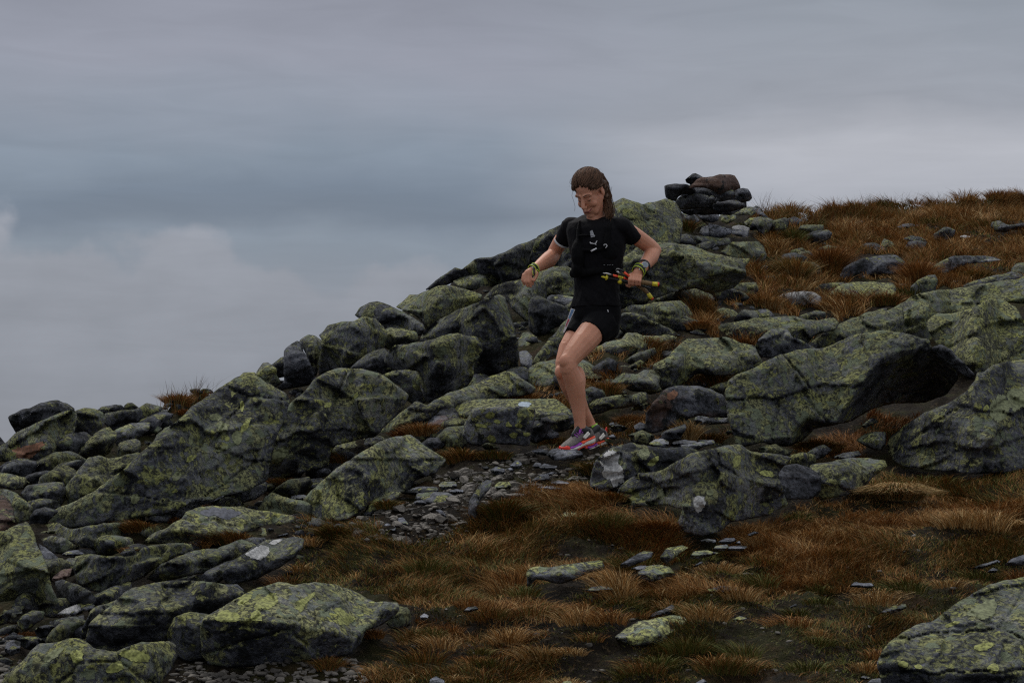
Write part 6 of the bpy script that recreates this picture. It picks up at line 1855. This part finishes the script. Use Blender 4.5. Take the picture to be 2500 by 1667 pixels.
# loose strands
sb = []
sc_ = []
for k in range(120):
    a = RNG.uniform(-1.5, 1.5)
    f = RNG.uniform(-.09, .08)
    r = .088 + RNG.uniform(-.002, .006)
    p = H(math.sin(a) * r, f, .030 + math.cos(a) * r * math.sqrt(max(.05, 1 - (f / .11) ** 2)))
    sb.append(p[:])
    d = HF * RNG.uniform(-1.0, -.2) + HL * RNG.normal(0, .3) - HU * RNG.uniform(0, .3)
    sc_.append((d.x, d.y, 0))
me_st = blades('hair_strand_mass', np.array(sb), RNG.uniform(.015, .04, 120), np.full(120, .0007), np.array(sc_) * 1.5, 1.1, np.tile([[.10, .06, .04]], (120, 1)) * RNG.uniform(.5, 1.6, (120, 1)), segs=3)
me_st.name = 'loose_strands'
me_st.parent = person
me_st.location = Vector(me_st.location) - RB
for lo in ([(1399, 466, -.09), (1396, 478, -.10), (1401, 492, -.10), (1404, 505, -.10), (1403, 516, -.10)],
           [(1400, 455, -.08), (1391, 447, -.08), (1392, 440, -.08), (1397, 437, -.07)],
           [(1408, 466, -.14), (1412, 476, -.15), (1416, 484, -.15)],
           [(1486, 470, .0), (1492, 466, .0), (1494, 456, .0)]):
    small('loose_lock', [W(*p) for p in lo], [.0009] * len(lo), DARKB, voxel=.0006)

# shirt
sh = Blob()


def ring(y, x0, x1, dep, dd=0.0, yaw=25):
    c = W((x0 + x1) / 2, y, dd)
    hw = (x1 - x0) / 2 * MPP
    a = rad(yaw)
    return (c, Vector((hw, -hw * math.sin(a) * .35, 0)), Vector((0, dep, 0)))


sh.loft([ring(525, 1424, 1496, .036, .050), ring(534, 1404, 1509, .058, .030), ring(545, 1387, 1524, .090, .0), ring(562, 1384, 1529, .108, -.005), ring(600, 1389, 1527, .122, -.01), ring(640, 1395, 1521, .112, -.01),
         ring(680, 1401, 1514, .108, -.0), ring(715, 1401, 1513, .115, .0), ring(740, 1394, 1516, .124, .0), ring(753, 1392, 1518, .128, .0)])
sh.cap(W(1396, 553, .07), W(1374, 590, .135), .060, .049, ends=False)
sh.ell(W(1396, 554, .07), (.060, .060, .058))
sh.cap(W(1518, 554, -.06), W(1551, 584, -.01), .062, .051, ends=False)
sh.ell(W(1518, 554, -.06), (.062, .062, .060))


def shirt_disp(co):
    q = co * [9, 9, 5] + [co[:, 2].mean(), 0, 0]
    z = (co[:, 2] - W(1450, 640)[2])
    amp = .005 + .006 * np.clip(-z * 5, 0, 1)
    diag = np.stack([co[:, 0] * 16 + co[:, 2] * 9, co[:, 1] * 8, co[:, 2] * 6 - co[:, 0] * 4], -1)
    return fbm(diag, 3, 77) * amp


shirt = ppart('shirt', sh.bake('shirt', .0050, 10, shirt_disp), SHIRT)
# shorts
so = Blob()
so.loft([ring(748, 1398, 1516, .120), ring(775, 1398, 1517, .128, .01), ring(800, 1408, 1512, .125, .02), ring(815, 1425, 1505, .11, .03)])
so.cap(W(1470, 786, -.04), W(1443, 815, -.118), .104, .085, ends=False)
so.cap(W(1438, 786, .05), W(1401, 826, -.02), .096, .078, ends=False)
so.ell(W(1476, 798, .03), (.088, .10, .085))
shorts = ppart('shorts', so.bake('shorts', .0048, 3, lambda co: fbm(np.stack([co[:, 0] * 14 + co[:, 2] * 10, co[:, 1] * 6, co[:, 2] * 5], -1), 2, 7) * .0028), SHORTS)

# running vest: shoulder straps, pockets, lower belt
v = Blob()
v.chain([W(1416, 546, -.055), W(1413, 566, -.078), W(1412, 600, -.100)], [.020, .026, .032], .45)
v.chain([W(1496, 540, -.075), W(1489, 560, -.108), W(1483, 600, -.128)], [.020, .030, .036], .45)
v.ell(W(1411, 618, -.095), (.040, .042, .085))
v.ell(W(1409, 655, -.085), (.034, .042, .055))
v.ell(W(1484, 612, -.096), (.066, .042, .070))
v.chain([W(1400, 668, -.075), W(1440, 664, -.118), W(1500, 655, -.098), W(1518, 650, -.03)], [.028, .022, .020, .018], .5)
v.chain([W(1418, 610, -.115), W(1450, 612, -.128), W(1480, 606, -.13)], [.012, .010, .012])
v.chain([W(1416, 575, -.115), W(1450, 574, -.118), W(1484, 570, -.12)], [.006, .006, .006])
vest = ppart('running_vest', v.bake('running_vest', .0042, 3, lambda co: fbm(co * 22, 2, 3) * .0022), VEST)

from mathutils.bvhtree import BVHTree


def tree_of(objs):
    vs, fs = [], []
    for o in objs:
        n = len(vs)
        vs += [(v_.co + RB) for v_ in o.data.vertices]
        fs += [[i + n for i in p.vertices] for p in o.data.polygons]
    return BVHTree.FromPolygons(vs, fs)


FRONT_T = tree_of([shirt, shorts, vest])
CAMV = Vector(CAM)


def on_surface(px, py, lift=.003, tree=None):
    d = (W(px, py, 0) - CAMV).normalized()
    h = (tree or FRONT_T).ray_cast(CAMV, d)
    if h[0] is None:
        return W(px, py, -.12)
    return h[0] - d * lift


def print_on(name, poly, mat, parent, lift=.003, step=2.0, label=None, tree=None):
    """flat print laid on the cloth: outline in photograph pixels, dropped on to the surface, 1 mm thick"""
    poly = np.array(poly, float)
    bd = resample(poly, step)
    g = []
    for x in np.arange(poly[:, 0].min(), poly[:, 0].max(), step):
        for y in np.arange(poly[:, 1].min(), poly[:, 1].max(), step):
            g.append((x, y))
    g = np.array(g) if g else np.zeros((0, 2))
    if len(g):
        g = g[inside(g, bd)]
        if len(g):
            g = g[edge_dist(g, bd) > step * .6]
    pts = np.vstack([bd, g]) if len(g) else bd
    r = delaunay_2d_cdt([Vector(p) for p in pts], [(i, (i + 1) % len(bd)) for i in range(len(bd))], [], 1, 1e-6)
    top = [on_surface(p[0], p[1], lift, tree) for p in r[0]]
    bot = [on_surface(p[0], p[1], lift - .002, tree) for p in r[0]]
    n = len(top)
    F = [list(f) for f in r[2]] + [[i + n for i in f[::-1]] for f in r[2]]
    ec = {}
    for f in r[2]:
        for i in range(len(f)):
            e = (f[i], f[(i + 1) % len(f)])
            ec[e] = 1
    for (a_, c_) in list(ec):
        if (c_, a_) not in ec:
            F.append([c_, a_, a_ + n, c_ + n])
    return ppart(name, mesh_np(name, np.array([t_[:] for t_ in top + bot]), F), mat, parent, label, smooth=False)


print_on('buckle', [(1440, 565), (1446, 562), (1449, 569), (1451, 574), (1453, 576), (1452, 578), (1443, 580), (1442, 576), (1441, 570)], GREYP, vest, .006)
print_on('chest_mark', [(1440.3, 590.5), (1443.5, 592), (1449, 594), (1453.5, 593.6), (1455, 590.5), (1457.6, 587), (1458.2, 588.2), (1456.4, 592), (1455, 595.3), (1456.2, 598.5), (1455.2, 598.8), (1452.5, 595.8), (1447, 595.6), (1441, 594.5), (1440, 592.5)], WHITE, vest, .006, 1.0, 'small white leaping animal emblem on the chest')
print_on('chest_label', [(1441.5, 612), (1455.5, 604.3), (1457.3, 607), (1443.8, 615)], WHITE, vest, .006, 1.5)
print_on('pocket_mark', [(1473.5, 597), (1477, 595.6), (1481, 596.3), (1483.2, 599.5), (1481.8, 603), (1478.2, 606.3), (1477.6, 605), (1480.2, 602), (1481.4, 599.3), (1480, 597.6), (1477, 597.1), (1475, 598), (1475.6, 600), (1474, 600)], WHITE, vest, .006, 1.0, 'thin white curved mark on the pocket')
for x in (1474, 1482.5, 1488, 1494):
    print_on('belt_stitch', [(x, 646.6), (x + 3, 646.2), (x + 3, 647.4), (x, 647.8)], GREYP, vest, .005, 1.5)
print_on('shorts_logo', [(1482, 756.5), (1484.5, 756), (1486.5, 761), (1484.5, 761.8)], WHITE, shorts, .004, 1.5)
# white turned cuff on her right sleeve
def tube_ring(name, c, axis, r0, r1, width, mat, parent=None, flat=1.0, label=None, thick=.002, n=36, side=None):
    """an open band round a limb: radii r0 -> r1 along axis, with wall thickness"""
    axis = Vector(axis).normalized()
    q = axis.to_track_quat('Z', 'X').to_matrix() if side is None else side
    V, F = [], []
    for (t, dr) in ((-.5, 0), (.5, 0), (.5, thick), (-.5, thick)):
        r = (r0 if t < 0 else r1) + dr
        for k in range(n):
            a = 2 * math.pi * k / n
            V.append((Vector(c) + axis * t * width + q @ Vector((math.cos(a) * r, math.sin(a) * r * flat, 0)))[:])
    for j in range(4):
        for k in range(n):
            F.append([j * n + k, j * n + (k + 1) % n, ((j + 1) % 4) * n + (k + 1) % n, ((j + 1) % 4) * n + k])
    return ppart(name, mesh_np(name, np.array(V), F), mat, parent, label)


ax = W(1374, 590, .135) - W(1396, 553, .07)
tube_ring('sleeve_cuff', W(1373.5, 590.5, .137), ax, .0515, .0500, .014, WHITE, shirt, label='white turned cuff of the right sleeve')
# bib strip at the edge of the shorts
SHT = tree_of([shorts])


def bib_poly(t0, t1):
    a0, a1, c0, c1 = np.array([1394., 752.]), np.array([1374., 811.]), np.array([1404., 756.]), np.array([1378., 812.])
    return [tuple(a0 + (a1 - a0) * t0), tuple(c0 + (c1 - c0) * t0), tuple(c0 + (c1 - c0) * t1), tuple(a0 + (a1 - a0) * t1)]


def slab(name, poly, dd, mat, parent, th=.0015, label=None):
    P = [W(x, y, dd) for x, y in poly]
    n = len(P)
    V = P + [p + Vector((0, th, 0)) for p in P]
    F = [list(range(n))[::-1], [i + n for i in range(n)]] + [[i, (i + 1) % n, (i + 1) % n + n, i + n] for i in range(n)]
    return ppart(name, mesh_np(name, np.array([p[:] for p in V]), F), mat, parent, label, smooth=False)


bib = slab('race_bib', bib_poly(0, 1), -.105, WHITE, None, label='race bib seen edge-on on the right thigh')
slab('bib_print', [(1396, 754.5), (1401.5, 756.5), (1391.5, 778), (1387.5, 776)], -.1075, BLUEP, bib)
slab('bib_print', [(1387, 778), (1391, 780), (1382, 798), (1380.3, 797)], -.1075, PINKP, bib)

# wrist straps with neon bindings
def strap(c, axis, r, width, flat):
    root = tube_ring('wrist_strap', c, axis, r, r * .98, width, BLACK, flat=flat, label='black hand strap of the pole with neon edges')
    axis = Vector(axis).normalized()
    for s in (-1, 1):
        tube_ring('neon_edge', Vector(c) + axis * s * width * .5, axis, r + .0005, r + .0005, .0042, NEON, root, flat=flat, thick=.0030)
    return root


st1 = strap(W(1303, 658, .018), W(1309, 654, .03) - W(1292, 667, -.02), .0315, .024, .86)
small('strap_thumb_loop', [W(1303, 655, -.022), W(1304, 668, -.040), W(1300, 676, -.036)], [.0065, .0055, .004], BLACK, st1)
small('neon_edge', [W(1300.5, 660, -.035), W(1301, 669, -.045), W(1302, 672, -.044)], [.0016, .0016, .0016], NEON, st1, voxel=.0012)
small('neon_edge', [W(1308.5, 668, -.042), W(1309, 662, -.036), W(1313, 658, -.030), W(1316, 664, -.025)], [.0016, .0016, .0016, .0016], NEON, st1, voxel=.0012)
small('strap_logo', [W(1299, 652, -.018), W(1303, 655.5, -.022)], [.0030, .0030], WHITE, st1, voxel=.0012)
st2 = strap(W(1560, 661, -.128), W(1567, 652, -.09) - W(1554, 672, -.15), .0385, .026, .85)
small('strap_logo', [W(1561, 655.5, -.172), W(1560.5, 659, -.175)], [.0022, .0022], WHITE, st2, voxel=.0012)
# watch
wax = W(1588, 628, .02) - W(1567, 656, -.11)
wr = tube_ring('watch_strap', W(1572, 649.5, -.085), wax, .0345, .0355, .014, BLACK, flat=.95, thick=.003)
wn_ = (Vector((.25, -.9, .35))).normalized()
wc = W(1574, 647.5, -.130)
wm_ = Blob()
wm_.cap(wc, wc + wn_ * .008, .0195, .0190, ends=False, n=28)
watch = ppart('watch_case', wm_.bake('watch_case', .0014, 1), SILVER, label='round sports watch on the left wrist')
wg = Blob()
wg.cap(wc + wn_ * .006, wc + wn_ * .0095, .0168, .0165, ends=False, n=28)
ppart('watch_glass', wg.bake('watch_glass', .0012, 1), GLASS, watch)

# ankle timing strap
tube_ring('ankle_strap', W(1444.5, 1044, .05), W(1452, 1060, .05) - W(1440, 1034, .05), .0355, .0360, .022, GREENB, label='green timing strap round the right ankle', thick=.003)
slab('timing_chip', [(1434, 1042), (1444, 1040), (1445, 1046), (1435, 1048)], .008, BLACK, None)


# shoes
def shoe(heel, toe, up, ankle, label, collar_at=.22, laces=True):
    X = (toe - heel)
    L = X.length
    X.normalize()
    Y = Vector(up).cross(X).normalized()
    Z = X.cross(Y).normalized()

    def S(x, y, z):
        return heel + X * x * L + Y * y + Z * z
    xs = np.array([-.02, .03, .10, .22, .36, .50, .64, .78, .90, .98, 1.02])
    wd = np.array([.016, .030, .036, .037, .035, .037, .044, .046, .038, .022, .008])
    s0 = np.array([.014, .004, .0, .0, .002, .002, .0, .002, .008, .014, .020])      # underside
    s1 = np.array([.040, .041, .041, .039, .036, .033, .030, .028, .027, .027, .027])   # top of foam
    hh = np.array([.066, .085, .090, .090, .092, .084, .068, .056, .047, .039, .031])   # top of upper

    def loftm(name, lo, hi, wf, wt, mat, parent, a=0, z=None, label=None, roundtop=False):
        V, F = [], []
        idx = range(a, z or len(xs))
        m = 14
        for i in idx:
            for k in range(m):
                t = 2 * math.pi * k / m
                cy, cz = math.cos(t), math.sin(t)
                e = .45 if not roundtop else .75
                yy = abs(cy) ** e * (1 if cy > 0 else -1)
                zz = abs(cz) ** e * (1 if cz > 0 else -1)
                zc, zh = (lo[i] + hi[i]) / 2, (hi[i] - lo[i]) / 2
                w_ = wd[i] * (wf + (wt - wf) * (zz * .5 + .5))
                V.append(S(xs[i], yy * w_, zc + zz * zh)[:])
        r = len(list(idx))
        for i in range(r - 1):
            for k in range(m):
                F.append([i * m + k, i * m + (k + 1) % m, (i + 1) * m + (k + 1) % m, (i + 1) * m + k])
        F.append(list(range(m))[::-1])
        F.append([(r - 1) * m + k for k in range(m)])
        me = mesh_np(name, np.array(V), F)
        bm_ = bmesh.new()
        bm_.from_mesh(me)
        bmesh.ops.recalc_face_normals(bm_, faces=bm_.faces[:])
        bmesh.ops.subdivide_edges(bm_, edges=bm_.edges[:], cuts=1, use_grid_fill=True, smooth=.6)
        bm_.to_mesh(me)
        bm_.free()
        return ppart(name, me, mat, parent, label)
    root = loftm('shoe_upper', s1 - .006, hh, .97, .50, UPPER, None, roundtop=True, label=label)
    mid = (s0 + s1) / 2
    loftm('outsole', s0 - .004, s0 + .004, .96, 1.0, REDM, root)
    loftm('midsole', s0 + .003, s1 - .009, 1.06, 1.05, FOAM, root)
    loftm('foam_stripe', s1 - .011, s1 - .001, 1.09, 1.03, ORANGE, root, 0, 6)
    loftm('foam_stripe', s1 - .010, s1 - .002, 1.05, 1.00, PURPLE, root, 5, 9)
    loftm('toe_bumper', s0 - .002, s1 + .007, 1.08, .94, REDM, root, 8, 11)
    # collar and tongue: the ankle goes straight down into the shoe
    cb = Blob()
    cb.chain([S(.20, 0, .072), ankle - (ankle - S(.2, 0, .07)) * .2, ankle], [.034, .037, .0365])
    ppart('shoe_collar', cb.bake('shoe_collar', .0028, 3), BLACK, root)
    tb = Blob()
    tb.chain([S(.30, 0, .104), S(.44, 0, .094), S(.58, 0, .074)], [.024, .022, .018], .6)
    ppart('tongue', tb.bake('tongue', .003, 2), BLACK, root)
    sd = 1 if S(.3, .03, 0).y < S(.3, -.03, 0).y else -1
    if laces:
        for i, x in enumerate((.32, .38, .44, .50, .56)):
            zz = np.interp(x, xs, hh) + .002
            small('lace', [S(x - .01, -.024, zz - .012), S(x, -.008, zz + .003), S(x + .03, .010, zz + .001), S(x + .01, .026, zz - .014)], [.0028] * 4, PURPLE, root, voxel=.0015)
        small('lace', [S(.34, sd * .004, .102), S(.42, sd * .022, .098), S(.50, sd * .026, .082), S(.42, sd * .010, .100)], [.0030] * 4, PURPLE, root, voxel=.0015)
    sd = 1 if S(.3, .03, 0).y < S(.3, -.03, 0).y else -1
    small('side_logo', [S(.26, sd * .034, .074), S(.42, sd * .036, .056), S(.40, sd * .038, .048), S(.24, sd * .037, .064)], [.006, .006, .005, .006], FOAM, root, voxel=.0018)
    if not laces:
        small('pull_tab', [S(.0, 0, .078), S(-.055, 0, .094), S(-.055, 0, .070), S(-.01, 0, .056)], [.004] * 4, REDM, root, voxel=.002)
    return root


shoe(W(1446, 1080, -.13), W(1373, 1105, -.33), (0.0, -.10, 1), W(1418, 1050, -.200), 'grey running shoe with purple laces and red toe, left foot')
shoe(W(1479, 1084, .10), W(1416, 1103, -.08), (0.15, 0, 1), W(1456, 1064, .05), 'grey running shoe lifting its orange heel, right foot', laces=False)


# ------------------------------------------------------------------ folded poles in her left hand
def thing_at(name, p, label, cat):
    r = bpy.data.objects.new(name, None)
    COL.objects.link(r)
    r.location = p
    tag(r, label, cat)
    return r


def rod(name, root, pts, rs, mat, label=None, n=12):
    V, F = [], []
    P = [W(*p) for p in pts]
    for i, p in enumerate(P):
        d = (P[min(i + 1, len(P) - 1)] - P[max(i - 1, 0)]).normalized()
        q = d.to_track_quat('Z', 'X').to_matrix()
        for k in range(n):
            a = 2 * math.pi * k / n
            V.append((p + q @ Vector((math.cos(a) * rs[i], math.sin(a) * rs[i], 0)) - root.location)[:])
    for i in range(len(P) - 1):
        for k in range(n):
            F.append([i * n + k, i * n + (k + 1) % n, (i + 1) * n + (k + 1) % n, (i + 1) * n + k])
    F.append(list(range(n))[::-1])
    F.append([(len(P) - 1) * n + k for k in range(n)])
    o = link(name, mesh_np(name, np.array(V), F), mat, parent=root)
    if label:
        o['label'] = label
    return o


pa = thing_at('folded_pole', W(1550, 686, -.15), 'folded pole with its cork grip pointing right from the hand', 'trekking pole')
rod('grip', pa, [(1548, 686, -.158), (1566, 689, -.158), (1580, 691, -.158), (1596, 693.5, -.158)], [.012, .0135, .0125, .0115], TAN)
rod('grip_end', pa, [(1592, 692.8, -.158), (1600, 693.8, -.158), (1606, 694.2, -.158)], [.0125, .0128, .013], YELLOW)
rod('grip_cap', pa, [(1605, 694, -.158), (1609, 694.4, -.158)], [.0132, .010], REDM)
rod('tip', pa, [(1472, 667, -.190), (1477, 667.5, -.190), (1480, 667.5, -.190), (1492, 671, -.186)], [.0025, .0048, .0062, .0062], SILVER)
rod('shaft', pa, [(1491, 671, -.186), (1497, 672.5, -.185)], [.0060, .0060], BLACK)
rod('shaft_band', pa, [(1496, 672, -.185), (1509, 675, -.182)], [.0062, .0066], ORANGE)
for i, x in enumerate((1509, 1513.5, 1518, 1522.5)):
    rod('shaft_band', pa, [(x, 675 + i * 1.1, -.182), (x + 3.6, 675.9 + i * 1.1, -.181)], [.0070, .0070], YELLOW if i != 3 else ORANGE)
rod('shaft', pa, [(1508, 674.8, -.182), (1548, 685, -.168)], [.0058, .0058], REDM)
rod('shaft', pa, [(1479, 678, -.178), (1500, 681.5, -.176), (1540, 690, -.165), (1566, 697.5, -.150), (1589, 705.5, -.145)], [.0052, .0062, .0066, .0056, .0056], BLACK)
rod('basket_tip', pa, [(1468, 675.5, -.178), (1473, 676.3, -.178), (1480, 677.8, -.178)], [.0020, .0060, .0064], YELLOW)
rod('basket', pa, [(1479, 677.5, -.178), (1481, 677.9, -.178), (1484.5, 678.6, -.178)], [.0135, .0150, .0080], YELLOW)
pb = thing_at('folded_pole', W(1550, 692, -.14), 'folded pole with its cork grip pointing down right, silver loop at its fold', 'trekking pole')
rod('grip', pb, [(1549, 690, -.130), (1560, 699, -.125), (1572, 706.5, -.122), (1583, 717, -.120)], [.0100, .0110, .0115, .0105], TAN)
rod('grip_end', pb, [(1581, 715, -.120), (1586, 722, -.120), (1591, 728.5, -.120)], [.0105, .0120, .0115], YELLOW)
rod('grip_cap', pb, [(1590, 727, -.120), (1594, 730.5, -.120)], [.0105, .0080], REDM)
rod('cord_loop', pb, [(1515, 669, -.195), (1505.5, 663.5, -.195), (1503.5, 659, -.195), (1506, 656, -.195), (1510.5, 656, -.195), (1514, 658.5, -.195)], [.0022] * 6, SILVER)
rod('shaft', pb, [(1507, 662, -.192), (1513, 667.5, -.190)], [.0048, .0054], SILVER)
rod('shaft', pb, [(1512, 666.5, -.190), (1533, 679, -.180)], [.0044, .0044], BLACK)
rod('shaft', pb, [(1513, 657, -.195), (1524, 664.5, -.190)], [.0056, .0060], BLACK)
rod('shaft_band', pb, [(1523, 664, -.190), (1536, 675, -.180)], [.0066, .0070], ORANGE)
rod('shaft', pb, [(1512, 686.5, -.165), (1548, 695, -.150)], [.0055, .0055], BLACK)
rod('basket', pb, [(1508.5, 686, -.166), (1512, 686.8, -.166), (1516, 687.5, -.166), (1519, 688.2, -.166)], [.0090, .0150, .0140, .0070], YELLOW)
